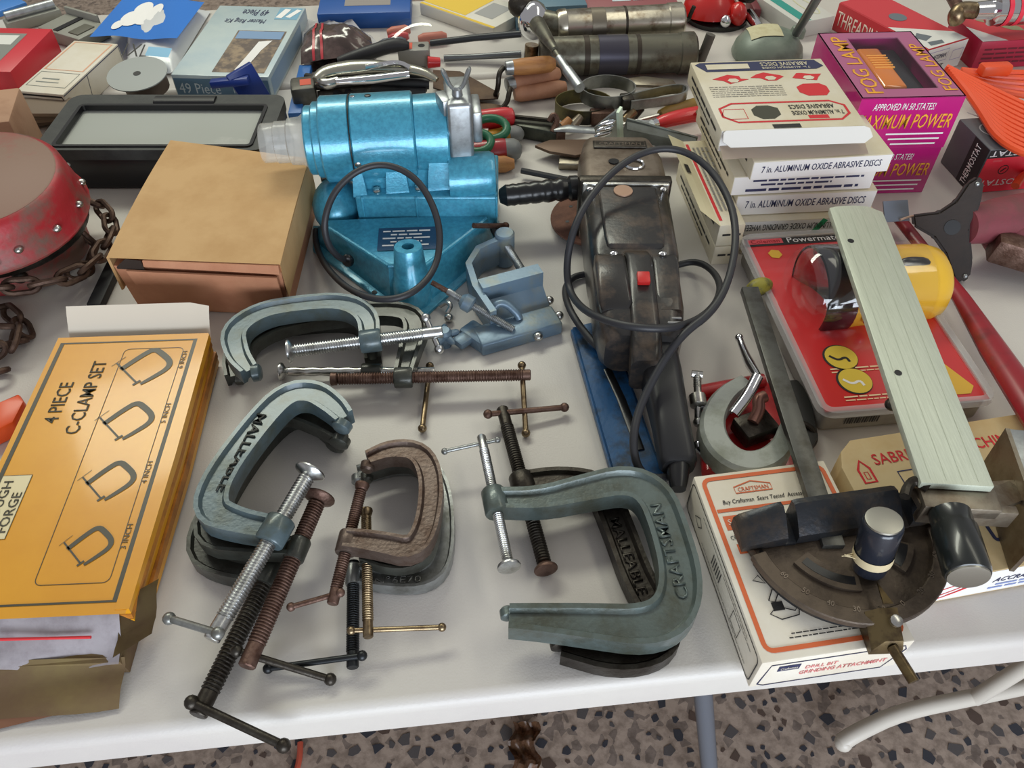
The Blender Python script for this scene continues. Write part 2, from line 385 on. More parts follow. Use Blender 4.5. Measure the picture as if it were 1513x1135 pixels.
# pair at the back beside the carton, three clamps one upon another
clamp('dark grey C-clamp lowest of the heap beside the cardboard carton, with smooth silver screw', [(552, 536), (548, 490), (520, 470), (410, 480), (360, 500), (345, 535), (347, 560)], .010, .024, [.8, .9, 1.1, 1, 1, 1, .8], .018, OLIVEGREY,
      ((424, 549, .012), (642, 549, .012)), .0055, STEEL, ((635, 541, .008), (624, 633, .006)), .003, BRASSY, padr=1.9, pitch=.02)
clamp('rust-brown C-clamp with long rusty screw, beside the teal drill grinder base', [(596, 556), (606, 518), (618, 484), (600, 462), (520, 464), (420, 478), (362, 508), (360, 540)], .0285, .026, [.8, .95, 1.1, 1, 1, 1, 1, .8], .016, OLIVEGREY,
      ((500, 560, .0285), (784, 554, .024)), .0068, RUST, ((771, 540, .024), (777, 640, .006)), .003, BRASSY, padr=1.1, blank=.04)
clamp('grey-blue C-clamp with bright zinc screw, topmost of the heap beside the cardboard carton', [(548, 507), (545, 470), (508, 451), (440, 456), (385, 466), (345, 494), (352, 530), (370, 552)], .0485, .026, [.85, 1, 1.05, 1, 1.05, 1.1, 1, .75], .019, GREYBLUE,
      ((436, 518, .047), (654, 490, .05)), .0075, ZINC, ((629, 470, .058), (649, 516, .036)), .0035, None, padr=1.75)
# heap in the middle left
clamp('blackish C-clamp with the longest dark screw, under the clamp lettered MALLEABLE', [(398, 850), (330, 842), (290, 815), (330, 730), (385, 650), (430, 610), (470, 620), (500, 650)], .011, .024, [.9, 1, 1.1, 1, 1, 1.05, 1, .8], .019, OLIVEGREY,
      ((418, 806, .014), (292, 1058, .012)), .0085, DARKSTEEL, ((283, 1038, .02), (419, 1102, .006)), .0037, None, padr=1.1, pitch=.0034, bossr=1.25)
clamp('dark C-clamp with red-brown rusty screw, sandwiched under the clamp lettered MALLEABLE', [(436, 812), (370, 808), (302, 800), (318, 745), (370, 655), (415, 606), (460, 620), (505, 646)], .0345, .022, [.8, .95, 1.1, 1, 1, 1.05, 1, .8], .017, OLIVEGREY,
      ((468, 744, .0375), (364, 986, .028)), .0082, RUST, ((350, 962, .03), (488, 1004, .006)), .0033, DARKSTEEL, padr=1.9, padmat=RUST, bossr=1.25)
clamp('grey-blue C-clamp lettered MALLEABLE with thick bright zinc screw', [(404, 786), (350, 776), (311, 760), (325, 710), (384, 630), (425, 588), (464, 584), (494, 604), (510, 622)], .057, .027, [.85, .95, 1.2, 1.1, 1.1, 1.1, 1.05, .95, .75], .02, GREYBLUE,
      ((453, 706, .066), (312, 946, .050)), .0078, ZINC, ((250, 914, .042), (322, 936, .058)), .0034, ALLOY, padr=1.95,
      word=('MALLEABLE', (381, 612), None, (319, 726), .0095, OLIVEGREY))
# small heap in the centre
clamp('silver-painted small C-clamp lying lowest in the centre heap, with black screw', [(530, 852), (575, 860), (634, 857), (657, 825), (658, 740), (636, 690), (590, 684), (530, 702)], .009, .018, [.9, 1, 1.2, 1.1, 1, 1.1, 1, .8], .016, ALLOY,
      ((522, 830, .013), (521, 987, .011)), .0058, BLACKSTEEL, ((396, 988, .006), (535, 969, .018)), .0028, BLACKSTEEL, padr=0, pitch=.0022, bossr=1.25, word=('N\u00b06E70', (553, 864), None, (622, 861), .0075, ALLOY))
clamp('dark small C-clamp with brassy screw, in the middle of the centre heap', [(536, 822), (580, 836), (622, 828), (640, 790), (642, 720), (620, 684), (580, 684), (542, 700)], .0285, .016, [.8, 1, 1.1, 1, 1, 1.1, 1, .7], .014, OLIVEGREY,
      ((541, 764, .0285), (544, 942, .0255)), .005, BRASSY, ((519, 932, .024), (653, 927, .018)), .0024, BRASSY, padr=1.3, pitch=.0022, bossr=1.35)
clamp('rusty brown small C-clamp, topmost of the centre heap', [(511, 800), (560, 806), (612, 818), (633, 780), (640, 712), (622, 672), (580, 668), (545, 682)], .0460, .021, [.9, 1, 1.1, 1.05, 1.1, 1.1, 1, .75], .017, RUSTFRAME,
      ((533, 726, .049), (491, 893, .036)), .0056, RUST, ((430, 897, .030), (503, 876, .040)), .0025, RUST, padr=1.25, pitch=.0022)
# big pair on the right
clamp('dark brown C-clamp under the big grey-green clamp, with dark screw and T-handle', [(771, 717), (830, 710), (888, 722), (912, 780), (945, 870), (985, 925), (972, 962), (910, 976), (830, 960)], .012, .028, [.85, .9, 1.1, 1.05, 1.05, 1.1, 1.1, 1, .7], .018, DARKSTEEL,
      ((804, 832, .012), (742, 604, .014)), .0072, DARKSTEEL, ((721, 612, .018), (834, 602, .01)), .0032, RUST, padr=1.6, padmat=RUST, pitch=.003,
      word=('MALLEABLE', (900, 768), None, (942, 880), .010, DARKSTEEL))
clamp('big grey-green C-clamp lettered CRAFTSMAN with thin zinc screw', [(733, 744), (800, 744), (860, 730), (925, 716), (966, 735), (988, 790), (1006, 860), (996, 910), (955, 932), (870, 925), (800, 920), (752, 918)], .036, .030, [.75, .85, 1, 1.15, 1.25, 1.2, 1.25, 1.3, 1.25, 1.05, .85, .75], .022, GREYGREEN,
      ((750, 828, .04), (711, 645, .036)), .0052, ZINC, ((657, 667, .032), (735, 650, .038)), .0022, ALLOY, padr=2.1, pitch=.0022, bossr=2.3,
      word=('CRAFTSMAN', (1019, 884), None, (977, 745), .011, GREYGREEN))
# ============================================================ TEAL DRILL GRINDER
TEAL = M('teal_hammer_enamel', (72, 158, 186), .3, .25, (62, 140, 168), 160, .4, .6, .1, 400, coat=.4)
SATIN = M('cast_zinc', (168, 172, 174), .38, .85, (140, 142, 142), 70, .45, .7)
dg = thing('bench_drill_grinder', 'teal enamelled bench drill grinder with triangular base and cylindrical motor', 'grinder', W(600, 400))
b = B(); b.prism([W(x, y) for x, y in ((463, 338), (463, 374), (590, 468), (630, 470), (738, 372), (738, 330))], TZ, TZ + .006, .002); base = part('base_flange', b, TEAL, dg)
lo = [W(x, y, .006) for x, y in ((468, 338), (470, 360), (577, 444), (632, 447), (732, 364), (732, 330))]
hi = [W(x, y, .05) for x, y in ((483, 326), (487, 337), (574, 393), (628, 393), (719, 324), (719, 316))]
b = B(); b.loft([lo, hi]); part('base_housing', b, TEAL, dg)
hi2 = [W(x, y, .0503) for x, y in ((500, 329), (572, 384), (628, 384), (702, 326))]
b = B()
for i in range(3):
    p, q = hi[[1, 2, 3][i]], hi[[2, 3, 4][i]]; b.tube([p, q], .0028, 8)
part('rim', b, TEAL, dg)
pc = W(611, 446, .0); b = B(); b.lathe((pc.x, pc.y, TZ + .0035), (0, .12, 1), [(0, .024), (.03, .0235), (.034, .0215), (.075, .0175), (.078, .0165), (.078, .0075), (.06, .007)], 24); part('tool_post', b, TEAL, dg)
for x, y in ((553, 432), (654, 428)):
    q = W(x, y, .0065); b = B(); b.lathe(q, (0, 0, 1), [(0, .0035), (.0004, .0035)], 12); part('bolt_hole', b, BLACKP, base)
# nameplate
a, c = W(557, 338, .0506), W(642, 335, .0506); x = c - a; NF = frame(W(557, 371, .0506), x, z=(0, 0, 1))
b = B(NF); b.rect(0, 0, x.length, .046, .0003); np_ = part('nameplate', b, M('plate_blue', (36, 66, 100), .35), dg)
lines(NF @ Matrix.Translation((0, 0, .0004)), [(.006 + .01 * (k % 2), x.length - .008 - .01 * (k % 2), .037 - k * .0072, .0028) for k in range(5)], WHITEINK, np_)
# upper block
def blk(px0, px1, yt, zt, zb, dep, bev=.003, name='gear_block', mt=None):
    A, D = W(px0, yt, zt), W(px1, yt, zt); Fb = flat((A.x, A.y, TZ), math.atan2(D.y - A.y, D.x - A.x)); L = (D - A).length
    bb = B(Fb); bb.span((0, 0, zb), (L, dep, zt), bev, 3); return bb, Fb, L
bb, Fb, L = blk(524, 735, 291, .08, .0, .10); part('gear_block', bb, TEAL, dg)
for u in (.04, .42, .985):
    b = B(Fb); b.span((L * u, -.002, .05), (L * u + .003, .004, .08), .0008); part('rib', b, TEAL, dg)
A = W(497, 320, .035); b = B(); b.ball((A.x, A.y + .02, TZ + .04), .034, (1, 1.3, 1.05)); part('side_cover', b, TEAL, dg)
b = B(); q = W(497, 320, .03); b.lathe((q.x - .01, q.y + .045, TZ + .066), (-1, 0, 0), [(0, .016), (.008, .016), (.010, .012)], 16); part('shaft_collar', b, DARKSTEEL, dg)
# motor cylinder
c0, c1 = W(455, 208, .13), W(663, 196, .13); ax = (c1 - c0).normalized(); CL = (c1 - c0).length
def cyl(s0, s1, r, r1=None, n=40, e=.002):
    bb = B(); L = s1 - s0; r1 = r if r1 is None else r1; bb.lathe(c0 + ax * s0, ax, [(0, r - e), (e, r), (L - e, r1), (L, r1 - e)], n); return bb
part('end_ring', cyl(.0, .012, .043), TEAL, dg); part('end_ring', cyl(.010, .022, .047), TEAL, dg)
mc = part('motor_housing', cyl(.020, .058, .0535), TEAL, dg); part('motor_housing', cyl(.0585, CL * .76, .054), TEAL, dg)
part('motor_housing', cyl(CL * .755, CL * .995, .049, .050), TEAL, dg)
b = B(); q = c0 + ax * .058; b.tube([q + (Vector((0, 0, 1)) * math.cos(R(a)) + Vector((ax.y, -ax.x, 0)) * math.sin(R(a))) * .0537 for a in range(-60, 120, 10)], .0008, 6); part('seam', b, DARKSTEEL, mc)
for s, a, r, m in ((.064, -6, .003, CHROME), (.083, -6, .004, BLACKP), (.064, 96, .004, STEEL)):
    d = Vector((0, 0, 1)) * math.cos(R(a)) + Vector((ax.y, -ax.x, 0)) * math.sin(R(a)); b = B(); b.lathe(c0 + ax * s + d * .0528, d, [(0, r), (.0018, r), (.0025, r * .7)], 12); part('screw', b, m, mc)
# saddle with ribs and screws between motor and block
A = W(522, 291, .08); fa = math.atan2(ax.y, ax.x); FS = flat((A.x, A.y, TZ), fa)
sw = (W(640, 291, .08) - A).length
b = B(FS); b.span((0, .016, .07), (sw, .1, .125), .002); sad = part('saddle', b, TEAL, dg)
for k, (u0, u1) in enumerate(((0, .018), (.042, .072), (.096, sw + .03))):
    b = B(FS); b.loft([[(u0, .002, .078), (u1, .002, .078), (u1, .06, .078), (u0, .06, .078)], [(u0 + .002, .006, .10), (u1 - .002, .006, .10), (u1 - .002, .06, .10), (u0 + .002, .06, .10)], [(u0 + .006, .012, .13), (u1 - .006, .012, .13), (u1 - .006, .06, .13), (u0 + .006, .06, .13)]]); part('rib', b, TEAL, sad)
for u in (.03, .084):
    b = B(FS); b.lathe((u, .009, .0805), (0, -.3, 1), [(0, .005), (.003, .005), (.004, .003)], 12); part('screw', b, STEEL, sad)
# right hand cover
A, D = W(664, 262, .09), W(733, 259, .09); b = B(); b.lathe(A, D - A, [(0, .031), ((D - A).length - .008, .031), ((D - A).length - .002, .028), ((D - A).length, .022)], 28); part('switch_cover', b, TEAL, dg)
b = B(); q = W(728, 280, .08); b.lathe(q, (0, -.6, 1), [(0, .006), (.003, .006), (.004, .004)], 12); part('screw', b, STEEL, dg)
# drill holder clamp on the right end with wing nut
q = c0 + ax * (CL + .008); FC = flat((q.x, q.y, TZ), fa)
b = B(FC); b.span((-.010, -.044, .083), (.022, .03, .192), .005, 3); ch = part('drill_holder', b, SATIN, dg)
b = B(FC); b.span((.022, -.03, .13), (.034, .02, .172), .003, 2); part('jaw_block', b, SATIN, ch)
b = B(FC); b.box((-.012, -.02, .182), (.012, .03, .02), Matrix.Rotation(.3, 4, 'Z'), .002); part('lug', b, SATIN, ch)
b = B(FC); b.lathe((.005, -.02, .19), (0, 0, 1), [(0, .007), (.01, .006), (.013, .003)], 14)
for s in (-1, 1):
    b.tube(smooth_path([(.005, -.02, .198), (.005 + s * .008, -.02, .203), (.005 + s * .013, -.02, .217), (.005 + s * .017, -.02, .226)], 2), [.004, .004, .0055, .006, .003], 10, flat_=.5)
part('wing_nut', b, SATIN, ch)
# clear plastic guard spout on the left
gp = M('cloudy_plastic', (206, 206, 200), .2, 0, alpha=.42)
b = B(); b.lathe(c0 - ax * .058 + Vector((0, 0, .0)), ax, [(0, .023), (.002, .0245), (.018, .0245), (.019, .026), (.034, .026), (.036, .029), (.05, .03), (.058, .036)], 26, cap=False); part('clear_spout', b, gp, dg)
# mains cord looped over the base
cp = [(512, 384, .035), (500, 381, .045), (483, 360, .07), (478, 325, .10), (494, 281, .125), (530, 249, .142), (572, 241, .146), (616, 262, .136), (643, 308, .115), (652, 355, .09), (642, 402, .07), (607, 437, .072), (560, 445, .066), (514, 428, .05), (484, 398, .03), (470, 372, .012), (466, 352, .008), (467, 340, .008)]
b = B(); b.tube(smooth_path(WL(cp), 3), .0041, 10); part('power_cord', b, BLACKR, dg, 'grey-black rubber power cord')
b = B(); q = W(514, 385, .034); b.ball(q, .008, (1, .7, 1.2)); part('cord_grommet', b, BLACKP, dg)

# ============================================================ DISC SANDER / GRINDER
SBLACK = M('dusty_black_plastic', (40, 38, 37), .32, 0, (98, 82, 68), 22, .48, .72, .1, 200, coat=.15)
SHEAD = M('worn_alloy', (134, 122, 110), .42, .7, (98, 84, 72), 28, .42, .66, .1, 200)
sg = thing('disc_sander', 'black electric disc sander with worn alloy head, red switch and looped cord', 'sander', W(930, 420))
P0, P1 = W(925, 272, .1), W(955, 476, .1); sx = (P1 - P0); SL = sx.length; FSg = frame((P0.x, P0.y, TZ), sx, z=(0, 0, 1))   # x towards the tail, y to the right of it
def sec(s, wd, z0, z1, r, yo=0, n=4): return [(s, yo + p[0], p[1]) for p in rrect(-wd / 2, z0, wd / 2, z1, r, n)]
b = B(FSg); b.loft([sec(0, .106, .02, .097, .014), sec(.004, .110, .018, .10, .016), sec(.13, .104, .018, .102, .016), sec(.145, .100, .018, .096, .016), sec(.21, .098, .018, .092, .016), sec(SL - .01, .09, .02, .086, .018), sec(SL, .08, .024, .08, .018)]); hs = part('motor_housing', b, SBLACK, sg)
b = B(FSg); b.loft([sec(.012, .074, .09, .1035, .004), sec(.012 + .1, .070, .09, .1065, .004), sec(.128, .066, .09, .106, .004), sec(.136, .06, .085, .097, .004)]); part('top_ridge', b, SBLACK, hs)
b = B(FSg); b.loft([sec(.138, .034, .08, .099, .004, -.031), sec(.15, .036, .08, .105, .005, -.031), sec(.215, .036, .07, .097, .005, -.028), sec(.222, .032, .07, .09, .005, -.028)]); part('vent_hump', b, SBLACK, hs)
b = B(FSg); b.loft([sec(.138, .03, .08, .098, .004, .032), sec(.15, .032, .08, .10, .005, .032), sec(.222, .028, .07, .090, .005, .03)]); part('vent_hump', b, SBLACK, hs)
b = B(FSg); b.loft([sec(.135, .03, .08, .101, .004, .0), sec(.15, .03, .08, .106, .005, .002), sec(.26, .033, .05, .088, .008, .002), sec(.285, .034, .03, .075, .01, .002)]); part('switch_ridge', b, SBLACK, hs)
b = B(FSg); b.box((.187, .003, .104), (.015, .014, .007), Matrix.Rotation(.17, 4, 'Y'), .0012); part('switch', b, M('switch_red', (196, 40, 38), .4), sg, 'red switch button')
b = B(FSg)
for k in range(3): b.box((.232 + k * .007, .034, .0865), (.0025, .016, .002), None, .0008)
part('vent_slots', b, M('slot_grey', (150, 150, 150), .4), hs)
for s, y in ((.140, -.026), (.140, .03), (.012, .046), (.012, -.046)):
    b = B(FSg); b.lathe((s, y, .099), (0, 0, 1), [(0, .0045), (.003, .0045), (.0045, .0025)], 12); part('screw', b, CHROME, hs)
b = B(FSg); b.lathe((.022, -.006, .1045), (0, 0, 1), [(0, .012), (.0012, .0118)], 24); part('approval_badge', b, M('copper_badge', (170, 138, 118), .45, .5), hs)
# tail handle
b = B(FSg); b.loft([sec(SL - .03, .050, .026, .074, .014, .012), sec(SL + .03, .041, .022, .068, .012, .020), sec(SL + .09, .037, .020, .056, .011, .024), sec(SL + .135, .037, .018, .05, .011, .026), sec(SL + .14, .032, .020, .046, .011, .026)]); part('tail_handle', b, M('handle_black', (34, 34, 36), .38), sg)
b = B(FSg); b.lathe((SL + .138, .026, .033), (1, -.1, -.12), [(0, .012), (.015, .010), (.026, .0075)], 16); part('strain_relief', b, BLACKP, sg)
# head
b = B(FSg); b.loft([sec(-.132, .080, .045, .080, .012), sec(-.124, .094, .03, .092, .014), sec(-.075, .112, .02, .099, .016), sec(-.014, .110, .018, .102, .012)]); hd = part('gear_head', b, SHEAD, sg)
b = B(FSg); b.box((-.009, 0, .0595), (.014, .118, .088), None, .003); part('dark_gasket', b, DARKSTEEL, hd)
b = B(FSg); b.box((.001, 0, .059), (.007, .110, .087), None, .002); part('bright_band', b, STEEL, hd)
PF = FSg @ Matrix.Translation((-.052, .036, .0975)) @ Matrix.Rotation(R(-13.5), 4, 'Y') @ Matrix.Rotation(R(90), 4, 'Z') @ Matrix.Rotation(R(180), 4, 'Z')
PF = frame(FSg @ Vector((-.060, .036, .0962)), FSg.to_3x3() @ Vector((0, -1, 0)), FSg.to_3x3() @ Vector((-.035, 0, -.0085)))
PF = frame(FSg @ Vector((-.086, -.036, .0985)), FSg.to_3x3() @ Vector((0, 1, 0)), z=FSg.to_3x3() @ Vector((-.14, 0, 1)))
b = B(PF); b.span((0, 0, -.001), (.072, .021, .0018), .0008); plq = part('name_badge', b, DARKSTEEL, hd)
b = B(PF); b.outline([(.003, .003), (.069, .003), (.069, .018), (.003, .018)], .0012, .0019); part('badge_border', b, SHEAD, plq)
txt(plq, 'CRAFTSMAN', PF @ Matrix.Translation((0, 0, .0018)), .008, .0065, .056, .008, SHEAD)
b = B(FSg); q = Vector((-.042, .014, .1005)); b.tube([q + Vector((math.cos(R(a)) * .011, math.sin(R(a)) * .012, .002)) for a in range(0, 360, 18)], .0019, 8, closed=True); part('spindle_ring', b, CHROME, hd)
b = B(FSg); b.lathe((-.050, -.012, .1005), (-.1, 0, 1), [(0, .007), (.0012, .007)], 16); part('grease_hole', b, BLACKP, hd)
# side handle
a, c = W(858, 277, .062), W(737, 290, .055); HL = (c - a).length; pr = [(0, .010), (.004, .0165), (.014, .017)]
for k in range(5): z = .018 + k * (HL - .026) / 5; pr += [(z, .0135), (z + .005, .0148), (z + .010, .0162 - .0006 * k), (z + .0145, .0145)]
pr += [(HL - .006, .012), (HL - .001, .009), (HL, .004)]
b = B(); b.lathe(a, c - a, pr, 22); part('side_handle', b, BLACKP, sg, 'glossy black rippled grip')
# sanding disc
q = W(888, 322, .012); DF = frame(q, (1, 0, 0), z=(-.10, .04, 1)); b = B(DF); b.lathe((0, 0, 0), (0, 0, 1), [(0, .068), (.002, .07), (.005, .07), (.0055, .068)], 48); dk = part('sanding_disc', b, M('brown_grit', (120, 82, 66), .85, 0, (96, 64, 52), 60, .4, .65, .4, 700), sg)
for k in range(8):
    a = R(45 * k + 12); b = B(DF); b.lathe((.048 * math.cos(a), .048 * math.sin(a), .0056), (0, 0, 1), [(0, .0028), (.0002, .0028)], 10); part('vent_hole', b, BLACKP, dk)
b = B(DF); b.lathe((0, 0, .005), (0, 0, 1), [(0, .024), (.02, .022), (.035, .03)], 24); part('spindle', b, DARKSTEEL, sg)
cp = [(1006, 664, .028), (1004, 684, .022), (994, 702, .022), (974, 708, .024), (950, 702, .024), (938, 680, .036), (935, 645, .05), (945, 600, .06), (978, 535, .085), (1010, 492, .10), (1052, 462, .11), (1078, 415, .115), (1089, 350, .12), (1080, 297, .13), (1050, 248, .14), (1008, 220, .147), (960, 220, .147), (912, 246, .14), (870, 292, .128), (846, 340, .11), (836, 395, .075), (842, 435, .055), (868, 464, .09), (925, 483, .11), (990, 487, .11), (1040, 470, .085), (1066, 436, .05), (1060, 405, .03), (1030, 384, .014), (990, 395, .007), (900, 408, .006), (852, 404, .006), (832, 425, .008), (842, 462, .026), (880, 512, .026), (908, 530, .026), (925, 524, .028)]
b = B(); b.tube(smooth_path(WL(cp), 3), .0043, 10); part('power_cord', b, BLACKR, sg, 'thick grey-black looped power cord')
q = W(940, 512, .032); FQ = flat((q.x, q.y, q.z), R(-8)); b = B(FQ); b.box((0, 0, 0), (.03, .026, .026), None, .004); pg = part('plug', b, BLACKP, sg)
for s in (-1, 1): b = B(FQ); b.box((s * .0065, .016, .009), (.0018, .016, .0065), None, .0004); part('plug_prong', b, M('brass', (206, 180, 120), .3, 1), pg)

# ============================================================ BROWN CARDBOARD CARTON
KRAFT = M('kraft_cardboard', (204, 166, 116), .8, 0, (192, 152, 102), 12, .4, .62, .08, 300)
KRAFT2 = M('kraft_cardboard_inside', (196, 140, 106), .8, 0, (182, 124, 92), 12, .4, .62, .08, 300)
zt = .088
T4 = [W(157, 381, zt), W(414, 391, zt), W(457, 234, zt), W(252, 207, zt)]
ctr = sum(T4, Vector()) / 4
bx = thing('cardboard_box', 'plain brown cardboard box with loose lid and torn front corner', 'box', (ctr.x, ctr.y, TZ))
def shrink(k): return [Vector((ctr.x + (p.x - ctr.x) * k, ctr.y + (p.y - ctr.y) * k, 0)) for p in T4]
s1 = shrink(.975); s0 = shrink(.93)
b = B(); b.loft([[(p.x, p.y, TZ + .0005) for p in s0], [(p.x, p.y, TZ + zt - .014) for p in s1]]); part('tray', b, KRAFT2, bx)
# lid, bowed a little, with a notch of missing board at the front left
def lid(u, v):
    p = (T4[0] * (1 - u) + T4[1] * u) * (1 - v) + (T4[3] * (1 - u) + T4[2] * u) * v
    z = TZ + zt + .004 * math.sin(math.pi * v) * (1 - .3 * u) - (.012 * max(0, .16 - u) / .16) * (1 - v) ** 6 * 0
    return (p.x, p.y, z)
b = B(); n = 14
b.grid(n, n, lid); ld = part('lid', b, KRAFT, bx)
for (i, j) in ((1, 2), (2, 3), (3, 0)):
    p, q = T4[i], T4[j]; b = B(); b.loft([[Vector((p.x, p.y, TZ + zt)), Vector((q.x, q.y, TZ + zt)), Vector((q.x, q.y, TZ + zt - .05)) * 1, Vector((p.x, p.y, TZ + zt - .05))], [Vector((v.x + (ctr.x - v.x) * .02, v.y + (ctr.y - v.y) * .02, z)) for v, z in ((p, TZ + zt), (q, TZ + zt), (q, TZ + zt - .05), (p, TZ + zt - .05))]]); part('lid_side', b, KRAFT, ld)
p, q = T4[0], T4[1]; d = (q - p); nrm = Vector((d.y, -d.x, 0)).normalized()
# front tuck flap with a gap above it
b = B(); a0, a1 = p + d * .21, p + d * .99
b.loft([[a0 + nrm * .002 + Vector((0, 0, -.001)), a1 + nrm * .002 + Vector((0, 0, -.001)), a1 + nrm * .004 + Vector((0, 0, -.012)), a0 + nrm * .004 + Vector((0, 0, -.008))], [v - nrm * .003 for v in (a0 + Vector((0, 0, -.001)), a1 + Vector((0, 0, -.001)), a1 + Vector((0, 0, -.012)), a0 + Vector((0, 0, -.008)))]]); part('lid_lip', b, KRAFT2, ld)
b = B(); f0, f1 = p + d * .10, p + d * .97; g0, g1 = f0.lerp(ctr, .05), f1.lerp(ctr, .05)
b.loft([[f0 + nrm * .006 + Vector((0, 0, -.014)), f1 + nrm * .006 + Vector((0, 0, -.016)), Vector((g1.x, g1.y, TZ + .004)), Vector((g0.x, g0.y, TZ + .004))], [v - nrm * .003 for v in (f0 + nrm * .006 + Vector((0, 0, -.014)), f1 + nrm * .006 + Vector((0, 0, -.016)), Vector((g1.x, g1.y, TZ + .004)), Vector((g0.x, g0.y, TZ + .004)))]]); part('front_flap', b, KRAFT2, bx)
b = B(); h0, h1 = p + d * .04 + nrm * .0015, p + d * .20 + nrm * .0015; b.poly([h0 + Vector((0, 0, -.015)), h1 + Vector((0, 0, -.016)), h1 + Vector((0, 0, -.001)), h0.lerp(h1, .45) + Vector((0, 0, .0005)), h0 + Vector((0, 0, -.012))]); part('torn_corner_shade', b, M('box_inside_shade', (46, 34, 26), .9), ld)  # dark patch over the torn gap, shade of the box inside put into its colour

# ============================================================ BLUE STEEL WEDGE, SMALL VISE
BLUEP = M('blue_paint_grimy', (30, 80, 126), .42, .1, (28, 38, 48), 34, .48, .70, .15, 200)
a, c, e, f = W(843, 482, .016), W(899, 468, .016), W(984, 706, .014), W(908, 712, .014)
o = (a + c + e + f) / 4; wg = thing('steel_wedge_holder', 'grimy blue-painted tapered steel holder with long slot', 'tool holder', (o.x, o.y, TZ))
b = B(); b.loft([[Vector((v.x, v.y, TZ + .001)) for v in (a, c, e, f)], [v.copy() for v in (a, c, e, f)]]); bmesh.ops.bevel(b.bm, geom=b.bm.edges[:], offset=.003, segments=3, affect='EDGES'); part('body', b, BLUEP, wg)
b = B(); b.tube([W(897, 545, .0160), W(918, 590, .0156), W(946, 665, .0149)], [.0045, .005, .005], 10, flat_=.25); part('slot', b, BLACKP, wg)
VB = M('light_blue_enamel', (108, 130, 148), .38, .3, (132, 134, 120), 26, .5, .72, .1, 250)
vz = thing('drill_press_vise', 'small light-blue clamp-on vise with rusty tommy bar', 'vise', W(770, 450))
q0, q1 = W(712, 512, .018), W(832, 478, .018); VF = flat((q0.x, q0.y, TZ), math.atan2(q1.y - q0.y, q1.x - q0.x)); VL = (q1 - q0).length
b = B(VF); b.span((0, 0, 0), (VL, .035, .019), .003, 3); b.box((.004, .026, .009), (.026, .04, .018), Matrix.Rotation(R(25), 4, 'Z'), .004); part('front_jaw', b, VB, vz)
b = B(VF); b.loft([[(.028, .036, 0), (VL, .036, 0), (VL, .036, .010), (.028, .036, .010)], [(.028, .062, 0), (VL, .062, 0), (VL, .062, .028), (.028, .062, .028)], [(.026, .064, 0), (VL + .001, .064, 0), (VL + .001, .064, .047), (.026, .064, .047)], [(.026, .082, 0), (VL + .001, .082, 0), (VL + .001, .082, .047), (.026, .082, .047)]]); part('v_jaw', b, VB, vz)
b = B(VF); b.sweep([(.026, .03, .02), (.022, .08, .022), (.028, .12, .024), (.05, .142, .026), (.085, .148, .028)], [(-.004, -.02), (.004, -.02), (.004, .02), (-.004, .02)]); part('side_yoke', b, VB, vz)
b = B(VF); b.lathe((.088, .15, .004), (0, 0, 1), [(0, .013), (.046, .013), (.048, .011)], 18); part('yoke_boss', b, VB, vz)
b = B(VF); thread(b, (.088, .083, .034), (.088, .175, .036), .0055, .002); s_ = part('jaw_screw', b, SATIN, vz)
b = B(VF); b.lathe((.088, .168, .036), (0, 1, 0), [(0, .008), (.014, .008), (.016, .006)], 14); b.tube([(.050, .160, .066), (.10, .177, .040)], .0035, 10); b.ball((.10, .177, .04), .005); part('tommy_bar', b, RUST, s_)
b = B(VF); thread(b, (.044, .010, .020), (-.016, .072, .050), .0048, .002); s_ = part('table_screw', b, SATIN, vz)
b = B(VF); b.tube([(-.016, .072, .05), (-.030, .087, .056)], .0032, 10); part('screw_tip', b, RUST, s_)
b = B(VF); b.lathe((.002, .053, .041), (-.06, .062, .03), [(-.008, .006), (-.006, .0105), (.004, .0105), (.009, .006)], 16); part('swivel_nut', b, VB, s_)
b = B(VF); b.tube(smooth_path([(.028, .04, .018), (.034, .046, .034), (.046, .042, .036), (.056, .03, .026), (.058, .026, .019)], 2), .0048, 10); part('hook', b, VB, vz)
b = B(VF)
for a in range(5): b.lathe((-.034 + .006 * math.cos(a * 1.26), .035 + .006 * math.sin(a * 1.26), .016), (math.cos(a * 1.26), math.sin(a * 1.26), .1), [(0, .005), (.009, .004), (.012, .002)], 10)
b.lathe((-.034, .035, .0), (0, 0, 1), [(0, .007), (.022, .009), (.026, .006)], 14); part('star_knob', b, VB, vz)
b = B(VF); b.box((-.01, .026, .012), (.032, .018, .01), Matrix.Rotation(.4, 4, 'Z'), .003); part('lug', b, VB, vz)
for x, y in ((VL + .004, .05), (VL + .004, .02), (.07, -.004)): b = B(VF); b.ball((x, y, .012), .006, (1, 1, .9)); part('screw', b, STEEL, vz)
b = B(); q = W(662, 458, .002); b.tube(smooth_path([W(650, 452, .006), W(660, 446, .012), W(667, 452, .012), W(661, 462, .006)], 2), .0032, 8); b.ball(W(663, 470, .006), .0058); single('wing_screw', b, STEEL, 'tiny bright wing screw on table near the light-blue vise', 'screw')
